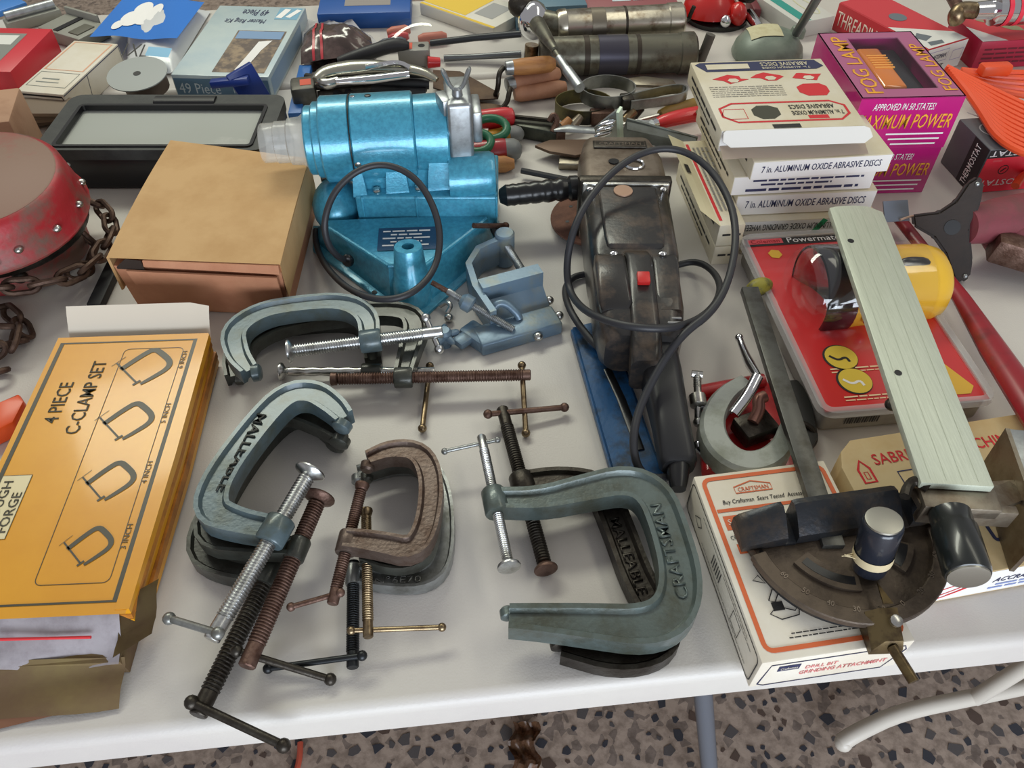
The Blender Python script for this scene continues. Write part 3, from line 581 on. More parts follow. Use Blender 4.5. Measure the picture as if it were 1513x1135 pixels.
# ============================================================ GRINDING ATTACHMENT BOX AND MITRE GAUGE
CREAM = M('cream_card', (226, 220, 206), .55, 0, (216, 206, 186), 9, .4, .66, .05, 200)
F, wd, d = rect3((1126, 981), (1353, 947), (1017, 705), .05)
gb, f = carton('tool_carton', 'white and orange carton for a grinding attachment, mitre gauge lying on it', 'box', F, wd, d, 0, .05, CREAM)
b = B(f['top']); b.outline(rrect(.007, .009, wd - .006, d - .006, .007), .0042, .0001); part('printed_border', b, ORANGEINK, gb, smooth=0)
b = B(f['top']); b.outline([(.010, d - .042), (wd - .01, d - .042)], .0035, .0001, closed=False); part('printed_band', b, ORANGEINK, gb, smooth=0)
b = B(f['top']); b.outline([(.034, d - .025), (.034, d - .018), (.052, d - .013), (.070, d - .018), (.070, d - .025)], .0012, .0001); part('printed_emblem', b, ORANGEINK, gb, smooth=0)
txt(gb, 'CRAFTSMAN', f['top'], .037, d - .0235, .030, .0045, ORANGEINK)
txt(gb, 'Buy Craftsman  Sears Tested  Accessories', f['top'], .018, d - .037, .088, .006, INK, shear=.2)
b = B(f['top']); b.rect(.013, d - .063, .036, d - .048, .0001); part('printed_emblem', b, ORANGEINK, gb, smooth=0)
txt(gb, 'Sears', f['top'] @ Matrix.Translation((0, 0, .0002)), .016, d - .058, .017, .006, CREAM)
txt(gb, 'CRAFTSMAN', f['top'], .013, d - .073, .026, .004, INK)
b = B(f['top']); b.rect(.016, d - .088, .028, d - .078, .0001); part('printed_emblem', b, ORANGEINK, gb, smooth=0)
b = B(f['top'])
for pts in ([(.025, .052), (.032, .062), (.036, .058), (.03, .05)], [(.018, .072), (.024, .076), (.028, .068)], [(.022, .040), (.03, .046), (.044, .040), (.05, .046), (.046, .036), (.03, .034)]): b.outline(pts, .001, .0001)
b.rect(.026, .042, .036, .050, .0001); part('printed_drawing', b, INK, gb, smooth=0)
lines(f['top'], [(.03, wd - .035, .017), (.033, wd - .03, .0205)], INK, gb)
b = B(f['front']); b.outline([(.012, .002), (.006, .006), (.010, .043), (wd - .006, .043), (wd - .003, .036), (wd - .014, .002)], .0013, .0001); part('printed_border', b, NAVY, gb, smooth=0)
b = B(f['front']); b.rect(.018, .028, .037, .038, .0001); part('printed_emblem', b, NAVY, gb, smooth=0)
txt(gb, 'Craftsman', f['front'] @ Matrix.Translation((0, 0, .0002)), .020, .031, .015, .004, CREAM)
PINKINK = M('faded_red_ink', (222, 128, 128), .6)
txt(gb, 'DRILL BIT', f['front'], .043, .026, .028, .006, PINKINK); txt(gb, 'GRINDING ATTACHMENT', f['front'], .040, .015, .078, .007, PINKINK, bold=.02)
b = B(f['left']); b.outline(rrect(.004, .004, d - .004, .046, .006), .0013, .0001); part('printed_border', b, INK, gb, smooth=0)
b = B(f['left'])
for k in range(6): b.rect(.075 + k * .004, .016, .0765 + k * .004, .032, .0001)
b.outline([(.13, .014), (.148, .014), (.148, .03), (.13, .03)], .001, .0001); b.outline([(.025, .02), (.035, .03), (.042, .024), (.036, .016)], .0012, .0001); part('printed_drawing', b, INK, gb, smooth=0)
lines(f['left'], [(.05, .17, .010, .0012), (.04, .16, .038, .0012), (.10, .17, .034, .0012)], M('grey_ink', (140, 136, 130), .6), gb)
# mitre gauge
CASTDK = M('blackened_cast_iron', (52, 54, 58), .36, .65, (86, 74, 62), 24, .45, .7, .15, 250)
CASTBR = M('browned_cast_iron', (96, 84, 72), .48, .55, (70, 60, 52), 32, .42, .66, .2, 300)
zb = .051
mg = thing('mitre_gauge', 'dark cast-iron mitre gauge with half-round protractor head, long bar and black knob', 'mitre gauge', W(1250, 800, zb))
a, c = W(1107, 428, .060), W(1208, 740, .064); b = B(); b.beam(a, c + (c - a).normalized() * .05, .0195, .0095, bev=.0006); part('guide_bar', b, M('grey_bar_steel', (96, 96, 92), .4, .8, (76, 74, 68), 40), mg)
f0, f1 = W(1092, 795, .072), W(1392, 752, .072); FX = (f1 - f0); FLn = FX.length; MF = flat((f0.x, f0.y, TZ), math.atan2(FX.y, FX.x))     # x along the fence, -y to the camera
cx = FLn * .5
b = B(MF)
pr = [(-.010, .066), (-.010, .078), (.004, .092), (.012, .096), (.018, .094), (.018, .066)]
def fsec(x, k): return [(x, q[0], .064 + (q[1] - .064) * k) for q in pr]
b.loft([fsec(.0, .45), fsec(.004, .6), fsec(.036, .95), fsec(.040, .95)]); b.loft([fsec(.040, .25), fsec(.050, .25)]); b.loft([fsec(.050, .95), fsec(.054, 1), fsec(.142, 1), fsec(.146, .95)]); b.loft([fsec(.146, .25), fsec(.156, .25)]); b.loft([fsec(.156, .9), fsec(FLn - .006, .6), fsec(FLn, .45)])
part('fence', b, CASTDK, mg)
r0 = .082
arcp = arc(cx, -.004, r0, 190, 350, 26); body = [(.008, .004)] + [(p[0], p[1]) for p in arcp] + [(FLn - .008, .004)]
b = B(MF); b.prism(body, .0515, .064, .001, 1); hd = part('protractor_plate', b, CASTBR, mg)
rim = arc(cx, -.004, r0 - .002, 188, 352, 30); b = B(MF); b.sweep([(p[0], p[1], .0665) for p in rim], [(-.010, -.004), (.004, -.004), (.004, .0015), (.003, .0025), (-.009, .0025), (-.010, .0015)]); part('scale_rim', b, CASTBR, hd)
b = B(MF); b.sweep([(p[0], p[1], .058) for p in arc(cx, -.004, r0 + .002, 188, 352, 30)], [(-.001, -.0066), (.002, -.0066), (.002, .008), (-.001, .008)]); part('rim_edge', b, CASTDK, hd)
ra = .052
for a0, a1, nm in ((205, 262, 'l'), (305, 335, 'r')):
    q = arc(cx, -.002, ra, a0, a1, 14); b = B(MF); b.sweep([(p[0], p[1], .0662) for p in q], [(-.009, -.003), (.009, -.003), (.009, .0015), (-.009, .0015)]); sl = part('slot_rib', b, CASTBR, hd)
    b = B(MF); b.sweep([(p[0], p[1], .0678) for p in q[1:-1]], [(-.0038, -.001), (.0038, -.001), (.0038, .0002), (-.0038, .0002)]); part('arc_slot', b, BLACKP, sl)
for k, s in enumerate(('60', '50', '40', '30', '20', '0', '20', '30', '40')):
    a = 207 + k * 15.5; r = r0 - .0055; x, y = cx + r * math.cos(R(a)), -.004 + r * math.sin(R(a))
    txt(hd, s, MF @ Matrix.Translation((x, y, .069)) @ Matrix.Rotation(R(a + 90), 4, 'Z'), -.003, -.003, .006 if len(s) > 1 else .003, .005, SHEAD, 'scale_number', ext=.0004)
b = B(MF); b.lathe((.018, -.012, .064), (0, 0, 1), [(0, .002), (.0003, .002)], 10); part('pin_hole', b, BLACKP, hd)
q = W(1284, 838, .07); tp = W(1306, 770, .128); axk = (tp - q).normalized(); KL = (tp - q).length
b = B(); b.lathe(q, axk, [(0, .014), (.004, .0145), (.012, .0145), (.014, .0155), (KL - .004, .0165), (KL - .001, .0155), (KL, .014)], 26); kn = part('lock_knob', b, M('knob_black', (36, 40, 50), .25, .1, coat=.3), mg)
b = B(); b.lathe(q + axk * KL, axk, [(-.001, .0148), (.0012, .0145), (.0016, .012)], 26); part('knob_cap', b, M('knob_cap_steel', (170, 168, 158), .35, .9), kn)
b = B(); b.lathe(q + axk * .013, axk, [(0, .0162), (.004, .0165), (.009, .0163)], 26, cap=False); tape = part('masking_tape', b, M('masking_tape', (206, 190, 152), .7), kn)
b = B()
for k in range(7):
    a = R(150 + k * 12); p = q + axk * .014 + Vector((math.cos(a), math.sin(a) * .6, .1)) * .015; b.tube([p, p + Vector((-.008 - .002 * (k % 3), .002 * (k - 3), .002 * (k % 2) + .001))], .0004, 5)
part('tape_threads', b, MATS['masking_tape'], tape)
# pointer block and stop rod
q = W(1297, 938, .052); FP = flat((q.x, q.y, TZ), MF.to_euler().z - .12); BR_ = M('browned_brass', (112, 96, 66), .4, .8, (76, 62, 46), 60)
b = B(FP); b.loft([[(-.013, -.016, .051), (.013, -.016, .051), (.013, .012, .051), (-.013, .012, .051)], [(-.013, -.016, .058), (.013, -.016, .058), (.013, .012, .070), (-.013, .012, .070)], [(-.003, -.012, .066), (.012, -.012, .066), (.012, .012, .076), (-.003, .012, .076)]]); pb = part('pointer_block', b, BR_, mg)
b = B(FP); b.loft([[(0, .014, .078), (.008, .014, .078), (.004, .036, .0735)], [(0, .014, .080), (.008, .014, .080), (.004, .036, .0745)]]); part('pointer', b, BR_, pb)
b = B(FP); b.lathe((.006, 0, .076), (0, -.2, 1), [(0, .005), (.003, .005), (.004, .003)], 12); part('screw', b, STEEL, pb)
b = B(FP); b.tube([(.004, -.014, .060), (.012, -.042, .058)], .0045, 12); part('stop_rod', b, BR_, pb)

# ============================================================ SABRE SAW BOX
TAN = M('aged_tan_card', (206, 184, 140), .65, 0, (190, 156, 104), 7, .45, .7, .05, 200)
A, D = W(1338, 868, .045), W(1513, 836, .045); x = (D - A).normalized(); y = Vector((-x.y, x.x, 0)); dd = (W(1290, 645, .045) - A).dot(y)
F = flat((A.x, A.y, TZ), math.atan2(x.y, x.x)); wd = .27
sb = thing('saw_carton', 'aged tan carton printed SABRE in red, bar guide resting over it', 'box', F @ Vector((wd / 2, dd / 2, 0)), None, F.to_euler().z)
b = B(F); b.prism([(0, 0), (wd, 0), (wd, dd), (.028, dd), (.012, dd - .012), (.004, dd - .03)], 0, .045, .0012); part('carton', b, TAN, sb)
f = faces(F, wd, dd, 0, .045)
b = B(f['front']); b.rect(.001, .003, wd - .001, .044, -.0001); part('white_end_panel', b, M('white_card', (226, 224, 220), .5), sb, smooth=0)
txt(sb, 'SABRE SAW MACHINE', f['top'], .038, dd - .034, .155, .013, REDINK, bold=.025)
b = B(f['top']); b.outline([(.018, dd - .052), (.030, dd - .052), (.030, dd - .036), (.024, dd - .026), (.018, dd - .036)], .0025, .0001); b.outline([(.022, dd - .048), (.026, dd - .048), (.026, dd - .04), (.022, dd - .04)], .001, .0001); part('printed_emblem', b, REDINK, sb, smooth=0)
b = B(f['top'])
b.outline([(.055, dd - .06), (.055, dd - .045), (.075, dd - .045)], .0014, .0001, closed=False); b.outline(rrect(.105, .028, .125, .045, .003), .0035, .0001); b.outline(smooth_path([(.09, .06, 0), (.11, .075, 0), (.125, .068, 0), (.13, .05, 0), (.15, .042, 0)], 2), .0016, .0001, closed=False); b.outline([(.095, .07), (.13, .055)], .0014, .0001, closed=False)
for k in range(4): b.rect(.100, dd - .075 - k * .008, .14, dd - .072 - k * .008, .0001)
part('printed_drawing', b, NAVY, sb, smooth=0)
# rooster mark on the end panel
b = B(f['front']); 
for pts in ([(.024, .008), (.032, .018), (.040, .024), (.056, .030), (.070, .036), (.078, .034), (.078, .028), (.070, .020), (.055, .012), (.045, .008)], [(.044, .014), (.056, .020), (.066, .026)], [(.052, .012), (.064, .018), (.074, .030)]): b.outline(smooth_path([(p[0], p[1], 0) for p in pts], 2), .0016, .0001, closed=False)
b.outline(arc(.036, .020, .004, 0, 345, 12), .0012, .0001); part('rooster_mark', b, REDINK, sb, smooth=0)
txt(sb, 'ACCRA', f['front'], .094, .022, .032, .008, NAVY, bold=.02, shear=.25); lines(f['front'], [(.10, .15, .015, .003), (.095, .16, .009, .003), (.13, .16, .034, .003)], M('faded_blue_ink', (120, 134, 180), .6), sb)

# ============================================================ ALUMINIUM BAR GUIDE
ALU = M('brushed_aluminium', (204, 210, 192), .42, .3, (188, 194, 176), 16, .35, .7, .12, 60, stretch=(60, 2, 2))
bg = thing('bar_guide', 'long pale aluminium bar guide with two holes, steel end bracket and black handle', 'guide', W(1400, 700, .04))
za, zb_ = .119, .119
P = [W(1226, 318, za), W(1360, 727, zb_), W(1470, 706, zb_), W(1302, 299, za)]
m0, m1 = (P[0] + P[3]) / 2, (P[1] + P[2]) / 2; dx = m1 - m0; BL = dx.length; BW = .061; BF = frame(m0, dx, z=(0, 0, 1)); BF = BF @ Matrix.Identity(4)
bxf = frame(m0, dx, Vector((0, 0, 1)).cross(dx))
b = B(bxf); prof = [(-.0, -BW / 2), (BL, -BW / 2), (BL, BW / 2), (.004, BW / 2), (-.006, BW / 4), (-.007, 0), (-.004, -BW / 3)]; b.prism(prof, -.008, 0, .0008); br = part('bar', b, ALU, bg)
for px, py in ((1257, 356), (1327, 551)):
    q = bxf.inverted() @ W(px, py, .119); b = B(bxf); b.lathe((q.x, q.y, .0001), (0, 0, 1), [(0, .0036), (.0003, .0036)], 16); part('hole', b, BLACKP, br)
b = B(bxf)
for k in range(4): b.rect(.01, -BW * .36 + k * BW * .22, BL - .004, -BW * .36 + k * BW * .22 + .0005, .0002)
part('groove_shade', b, M('alu_shadow', (186, 192, 174), .45, .3), br, smooth=0)  # flat strips on the bar, the shade of its grooves put into their colour
GALV = M('tarnished_steel', (140, 132, 118), .4, .8, (108, 92, 76), 26, .45, .68, .1, 200)
b = B(bxf); b.span((BL - .012, -BW / 2 + .002, -.024), (BL + .018, BW / 2 + .006, -.009), .002); b.span((BL + .010, -BW / 2 + .002, -.034), (BL + .018, BW / 2 + .02, -.012), .001); part('end_bracket', b, GALV, bg)
q0, q1 = W(1402, 756, .106), W(1431, 852, .108); hx = (q1 - q0); HL = hx.length
b = B(); b.lathe(q0, hx, [(0, .013), (.002, .0165), (.016, .0165), (.018, .018), (HL - .005, .0182), (HL - .001, .017), (HL, .0155)], 28); hb = part('handle', b, M('grip_black', (30, 34, 34), .28, 0, coat=.3), bg)
b = B(); b.lathe(q0 + hx, hx, [(-.001, .0162), (.001, .0158), (.0014, .013)], 28); part('handle_cap', b, MATS['knob_cap_steel'], hb)
# upright steel side plate on the right
s0, s1 = W(1489, 640, .105), W(1497, 842, .05); SF = frame((s1.x, s1.y, TZ + .047), Vector((s0.x - s1.x, s0.y - s1.y, 0)), z=(0, 0, 1)); LL = Vector((s0.x - s1.x, s0.y - s1.y)).length
b = B(SF); b.loft([[(0, -.002, 0), (LL, -.002, 0), (LL + .004, -.002, .06), (.03, -.002, .06), (.0, -.002, .03)], [(0, .002, 0), (LL, .002, 0), (LL + .004, .002, .06), (.03, .002, .06), (.0, .002, .03)]]); part('side_plate', b, GALV, bg)
b = B(SF); b.span((.06, -.028, .056), (LL + .004, -.001, .06), .001); part('plate_flange', b, SATIN, bg)
b = B(); b.beam(bxf @ Vector((BL + .004, -BW / 2, -.018)), SF @ Vector((.055, 0, .045)), .02, .006); b.beam(bxf @ Vector((BL + .004, BW / 2, -.018)), SF @ Vector((.055, 0, .045)), .02, .006); part('cross_plate', b, GALV, bg)
b = B(); b.tube(smooth_path([W(1372, 722, .112), W(1352, 708, .112), W(1340, 720, .108), W(1337, 734, .108)], 2), .0045, 8); part('hook_screw', b, DARKSTEEL, bg)
b = B(); b.ball(W(1318, 598, .094), .007, (1, 1, .8)); part('screw', b, DARKSTEEL, bg)

# ============================================================ LANTERN IN BLISTER PACK
REDC = M('red_card', (208, 44, 46), .35, coat=.4)
F, wd, d = rect3((1217, 612), (1469, 592), (1102, 352), .036); YL = M('lantern_yellow', (226, 178, 50), .3, coat=.4)
lp = thing('lantern_pack', 'yellow hand lantern in clear blister pack on red card', 'lantern', F @ Vector((wd / 2, d / 2, 0)), None, F.to_euler().z)
b = B(F); b.span((.004, .004, 0), (wd - .004, d - .004, .034), .006, 3); part('tray', b, M('grey_tray', (160, 156, 150), .5, 0, (140, 132, 126), 20), lp)
b = B(F); b.span((.003, .003, .0345), (wd - .003, d - .003, .036), .0004, 1); cdx = part('card', b, REDC, lp)
f = faces(F, wd, d, 0, .0362)
b = B(f['top']); b.rect(.003, d - .019, wd - .003, d - .003); part('header_band', b, INK, cdx, smooth=0)
b = B(f['top'] @ Matrix.Translation((0, 0, .0002))); b.rect(.006, d - .015, .052, d - .005); part('logo_panel', b, M('pink_ink', (222, 84, 92), .5), cdx, smooth=0)
txt(cdx, 'Coleman', f['top'] @ Matrix.Translation((0, 0, .0003)), .010, d - .0135, .038, .007, M('deep_red_ink', (160, 30, 40), .5))
txt(cdx, 'Powermate', f['top'] @ Matrix.Translation((0, 0, .0002)), .058, d - .0155, .07, .0105, WHITEINK, bold=.02)
b = B(f['top']); b.lathe((.034, d - .036, 0), (0, 0, 1), [(0, .009), (.0002, .009)], 6); part('starburst', b, MATS['lantern_yellow'], cdx)
for u, v in ((.048, .078), (.050, .042)):
    b = B(f['top']); b.lathe((u, v, 0), (0, 0, 1), [(0, .0195), (.0002, .0195)], 28); dk = part('pictogram', b, INK, cdx)
    b = B(f['top'] @ Matrix.Translation((0, 0, .0003))); b.lathe((u + .001, v, 0), (0, 0, 1), [(0, .018), (.0001, .018)], 28); part('pictogram_field', b, M('pictogram_yellow', (226, 196, 74), .4), dk)
    b = B(f['top'] @ Matrix.Translation((0, 0, .0006))); b.outline(smooth_path([(u - .012, v + .003, 0), (u - .004, v - .005, 0), (u + .006, v, 0), (u + .008, v - .008, 0)], 2), .003, 0, closed=False); part('pictogram_mark', b, INK if v > .06 else WHITEINK, dk, smooth=0)
b = B(f['top']); b.poly([(wd - .075, .012), (wd - .02, .012), (wd - .012, .022), (wd - .03, .06), (wd - .06, .07)]); part('printed_lantern', b, YL, cdx, smooth=0)
lines(f['top'], [(.03, .11, .060, .002), (.03, .11, .0555, .0015), (.03, .10, .019, .002), (.03, .10, .0145, .0015)], M('cream_ink', (240, 210, 170), .6), cdx)
b = B(faces(F, wd, d, 0, .034)['front']);
for k in range(14): b.rect(.03 + k * .0028, .012, .0312 + k * .0028 + .0004 * (k % 3), .022, -.0032)
part('barcode', b, INK, lp, smooth=0)
# the lantern itself, axis along the card, lens to the left
lc = F.inverted() @ W(1190, 430, .0545); LO = Vector((.040, lc.y, .0545)); rr = .050
b = B(F); b.lathe(LO + Vector((.032, 0, 0)), (1, 0, 0), [(0, rr * .98), (.003, rr * 1.02), (.012, rr * .99), (.07, rr * .95), (.105, rr * .93), (.118, rr * .85), (.126, rr * .66)], 36); body = part('lantern_body', b, YL, lp)
b = B(F); b.lathe(LO, (1, 0, 0), [(0, rr * 1.0), (.001, rr * 1.05), (.006, rr * 1.07), (.034, rr * 1.05), (.038, rr * 1.0)], 40, cap=False); bez = part('bezel', b, M('gloss_black', (24, 26, 32), .12, coat=.6), lp)
b = B(F); b.lathe(LO + Vector((.002, 0, 0)), (1, 0, 0), [(0, rr * 1.0), (.004, rr * .86), (.016, rr * .6), (.028, rr * .2)], 32, cap=False); part('reflector', b, M('reflector_silver', (190, 190, 190), .15, 1), bez)
b = B(F); b.lathe(LO, (1, 0, 0), [(-.012, rr * .1), (-.010, rr * .5), (-.005, rr * .8), (.001, rr * 1.0)], 32, cap=False); part('lens', b, CLEAR, bez)
b = B(F); b.tube(smooth_path([LO + Vector((.09, -.012, .040)), LO + Vector((.10, -.012, .046)), LO + Vector((.125, -.012, .042)), LO + Vector((.132, -.012, .02))], 2), .006, 10); part('carry_handle', b, BLACKP, lp)
b = B(F); b.ball(LO + Vector((.052, -.052, -.002)), .007); part('ring_stud', b, CHROME, lp)
# clear shell : rim around the card and a dome over the lantern
b = B(F); b.sweep([(p[0], p[1], .036) for p in rrect(.001, .001, wd - .001, d - .001, .012)], [(-.005, -.004), (.005, -.004), (.004, .004), (-.004, .004)], closed=True); part('blister_rim', b, M('clear_rim', (225, 225, 225), .1, 0, alpha=.35), lp)
b = B(F); b.lathe(LO + Vector((-.018, 0, 0)), (1, 0, 0), [(0, rr * .4), (.006, rr * .95), (.016, rr * 1.085), (.07, rr * 1.08), (.145, rr * 1.03), (.158, rr * .8)], 36, cap=False); part('blister_dome', b, CLEAR, lp)

# ============================================================ RED PUNCH PRESS FRAME WITH GREY C CASTING
REDP = M('red_paint_worn', (188, 30, 34), .36, 0, (140, 26, 28), 26, .5, .7, .08, 200, coat=.3)
GREYC = M('grey_cast_paint', (158, 162, 156), .42, .3, (126, 130, 118), 26, .45, .68, .15, 220)
rp = thing('flaring_tool', 'red flaring tool with grey cast C-shaped yoke and chrome screws', 'pipe tool', W(1100, 640))
b = B(); b.prism([W(x, y, .01) for x, y in ((1036, 588), (1068, 566), (1132, 562), (1190, 640), (1180, 700), (1050, 700), (1036, 640))], TZ, TZ + .012, .003); part('red_frame', b, REDP, rp)
for pts in (((1040, 604), (1048, 700)), ((1030, 580), (1128, 562)), ((1042, 650), (1066, 662))):
    b = B(); b.tube([W(*pts[0], .016), W(*pts[1], .016)], .008, 10); part('red_rail', b, REDP, rp)
cpth = [(1098, 570), (1066, 592), (1048, 628), (1056, 664), (1088, 690), (1126, 690), (1154, 668), (1162, 636)]
q = smooth_path(WL(cpth, .034), 2); b = B(); b.sweep(q, [(-.0125, -.012), (.0125, -.012), (.0125, .009), (.010, .012), (-.009, .012), (-.0125, .008)], scale=[.62 + .5 * math.sin(math.pi * min(1, i / (len(q) - 1) * 1.0)) for i in range(len(q))]); part('c_yoke', b, GREYC, rp)
b = B(); b.tube(smooth_path([W(1084, 612, .05), W(1104, 586, .06), W(1119, 556, .068)], 2), .0062, 12); part('yoke_screw', b, CHROME, rp)
b = B(); b.tube(smooth_path([W(1119, 556, .06), W(1106, 535, .05), W(1098, 516, .045), W(1092, 499, .045)], 2), [.004, .0055, .004, .0035], 10); b.ball(W(1092, 499, .045), .0048); part('hook_rod', b, CHROME, rp)
b = B(); thread(b, W(1030, 552, .05), W(1032, 622, .03), .0045, .002, blank=.7); b.ball(W(1032, 624, .03), .0058); b.tube([W(1022, 552, .05), W(1038, 554, .05)], .004, 8); b.lathe(W(1031, 592, .04), (0, 1, .2), [(-.008, .006), (-.006, .009), (.006, .009), (.008, .006)], 12); part('clamp_screw', b, STEEL, rp)
b = B(); b.tube([W(1030, 596, .038), W(1056, 606, .036)], .005, 10); part('clamp_arm', b, SATIN, rp)
b = B(); b.tube(smooth_path([W(1032, 660, .022), W(1048, 672, .024), W(1062, 678, .022), W(1066, 694, .02)], 2), [.005, .0065, .006, .007, .006], 10); b.ball(W(1032, 659, .022), .0068); part('wing_bolt', b, CHROME, rp)
b = B(); b.tube(smooth_path([W(1112, 625, .035), W(1122, 606, .04), W(1120, 590, .045), W(1130, 586, .045)], 2), .0065, 10); part('copper_cone', b, M('copper_tarnish', (150, 108, 96), .4, .7), rp)
b = B(); b.box(W(1115, 632, .026), (.04, .03, .02), Matrix.Rotation(.4, 4, 'Z'), .003); part('die_block', b, DARKSTEEL, rp)
b = B(); b.prism([(W(x, y, .02).x, W(x, y, .02).y) for x, y in ((1158, 558), (1180, 556), (1200, 580), (1212, 640), (1196, 668), (1176, 640))], TZ + .001, TZ + .016, .003); b2 = single('black_plate', b, M('black_fibre', (42, 42, 40), .5), 'black shaped plate wedged beside the lantern pack under the mitre bar', 'plate')
b = B(); b.tube(smooth_path([W(1182, 624, .02), W(1200, 632, .018), W(1206, 650, .008), W(1196, 662, .006)], 2), .0032, 8); single('steel_ring_end', b, DARKSTEEL, 'dark curved wire end beside the lantern pack', 'wire')
# ============================================================ YELLOW C-CLAMP SET BOX
YEL = M('yellow_board', (226, 160, 34), .34, 0, (216, 148, 28), 6, .4, .65, .12, 14, coat=.25)
BLK_PRINT = M('grey_black_print', (70, 66, 52), .4)
TRAYB = M('brown_corrugated', (100, 78, 54), .8, 0, (120, 104, 62), 5, .45, .65, .1, 200)
z1 = .05
A, D, E_ = W(84, 504, z1), W(308, 492, z1), W(185, 907, z1)
yv = (D - E_); dep = yv.length; yv.normalize(); xv = Vector((yv.y, -yv.x, 0)); ww = (D - A).dot(xv)
O = E_ - xv * ww; F = flat((O.x, O.y, TZ), math.atan2(xv.y, xv.x))
yb = thing('clamp_set_box', 'yellow flat box lettered 4 PIECE C-CLAMP SET with brown tray sliding out', 'box', F @ Vector((ww / 2, dep / 2, 0)), None, F.to_euler().z)
def wav(u, v): return (ww * u, dep * v, z1)
b = B(F); b.grid(12, 18, wav); sl = part('sleeve_top', b, YEL, yb)
ORS = M('orange_board_edge', (196, 124, 40), .5, 0, (150, 92, 34), 30, .45, .65)
for k in range(5):
    zz = .004 + k * .0095; b = B(F); off = .0015 * math.sin(k * 2.1)
    b.loft([[(ww - .010, .004, zz), (ww + off, .004, zz), (ww + off + .001, .004, zz + .0085), (ww - .010, .004, zz + .0085)], [(ww - .010, dep * .5, zz), (ww + off + .003, dep * .5, zz), (ww + off + .002, dep * .5, zz + .0085), (ww - .010, dep * .5, zz + .0085)], [(ww - .010, dep - .002, zz), (ww + off, dep - .002, zz), (ww + off, dep - .002, zz + .0085), (ww - .010, dep - .002, zz + .0085)]]); part('sleeve_side', b, ORS if k % 2 else YEL, yb)
b = B(F); b.span((0, .004, .001), (.004, dep - .002, z1 - .002), .001); part('sleeve_side', b, ORS, yb)
b = B(F); b.span((.004, .03, .001), (ww - .012, dep - .01, z1 - .010), .001); part('inner_tray', b, TRAYB, yb)
# raised white end flap at the far end
b = B(F); b.grid(8, 5, lambda u, v: (ww * (.04 + .95 * u), dep + .004 + .020 * v + .006 * v * v, z1 - .014 + .034 * v - .006 * max(0, u - .9) * 10 * v * v)); part('end_flap', b, M('white_board', (222, 212, 194), .6), yb, 'white inside of open end flap')
tf = F @ Matrix.Translation((0, 0, z1 + .0003))
b = B(tf); b.outline([(.008, .012), (ww - .012, .012), (ww - .012, dep - .010), (.008, dep - .010)], .0048); part('printed_border', b, BLK_PRINT, sl, smooth=0)
b = B(tf); b.outline(rrect(ww * .48, .03, ww - .022, dep - .022, .006), .0007); part('printed_border', b, BLK_PRINT, sl, smooth=0)
tr = tf @ frame((0, 0, 0), (0, 1, 0), z=(0, 0, 1))          # reads away from the camera, letter tops to the left
txt(sl, '4 PIECE', tr, dep * .63, -.040, dep * .165, .0145, BLK_PRINT, bold=.012)
txt(sl, 'C-CLAMP SET', tr, dep * .585, -.066, dep * .30, .0145, BLK_PRINT, bold=.012)
def cmark(cx, cy, s, ang):
    Fm = tf @ Matrix.Translation((cx, cy, .0002)) @ Matrix.Rotation(R(ang), 4, 'Z')
    b = B(Fm); q = smooth_path([(-.5, .36, 0), (.1, .42, 0), (.42, .40, 0), (.46, .1, 0), (.46, -.25, 0), (.30, -.42, 0), (-.1, -.42, 0), (-.42, -.40, 0)], 2); b.sweep([p * s for p in q], [(-.055 * s, 0), (.055 * s, 0), (.055 * s, .0001), (-.055 * s, .0001)], scale=[1.1 - .5 * i / len(q) + .5 * math.sin(math.pi * i / len(q)) for i in range(len(q))]); b.outline([(-.46 * s, .62 * s), (-.46 * s, -.28 * s)], .045 * s, 0, False); b.outline([(-.56 * s, -.30 * s), (-.36 * s, -.30 * s)], .06 * s, 0, False); b.outline([(-.60 * s, .62 * s), (-.20 * s, .66 * s)], .012 * s, 0, False); part('printed_clamp', b, BLK_PRINT, sl, smooth=0)
for (cx, cy, s, t_) in ((ww * .67, dep * .855, .054, '6 INCH'), (ww * .68, dep * .63, .050, '5 INCH'), (ww * .70, dep * .41, .046, '4 INCH'), (ww * .71, dep * .20, .040, '3 INCH')):
    cmark(cx, cy, s * .84, 44); txt(sl, t_, tr, cy - .005, -(ww * .90), .026, .005, BLK_PRINT)
b = B(tf); b.rect(.010, dep * .23, .038, dep * .44); lb = part('printed_label', b, M('cream_label', (228, 214, 172), .4), sl, smooth=0)
b = B(tf); b.outline([(.010, dep * .23), (.038, dep * .23), (.038, dep * .44), (.010, dep * .44)], .0007, .0002); part('label_border', b, BLK_PRINT, lb, smooth=0)
txt(lb, 'FORGE', tr @ Matrix.Translation((0, 0, .0002)), dep * .25, -.036, dep * .13, .009, BLK_PRINT, bold=.01); txt(lb, 'TOUGH', tr @ Matrix.Translation((0, 0, .0002)), dep * .27, -.023, dep * .15, .009, BLK_PRINT, bold=.01)
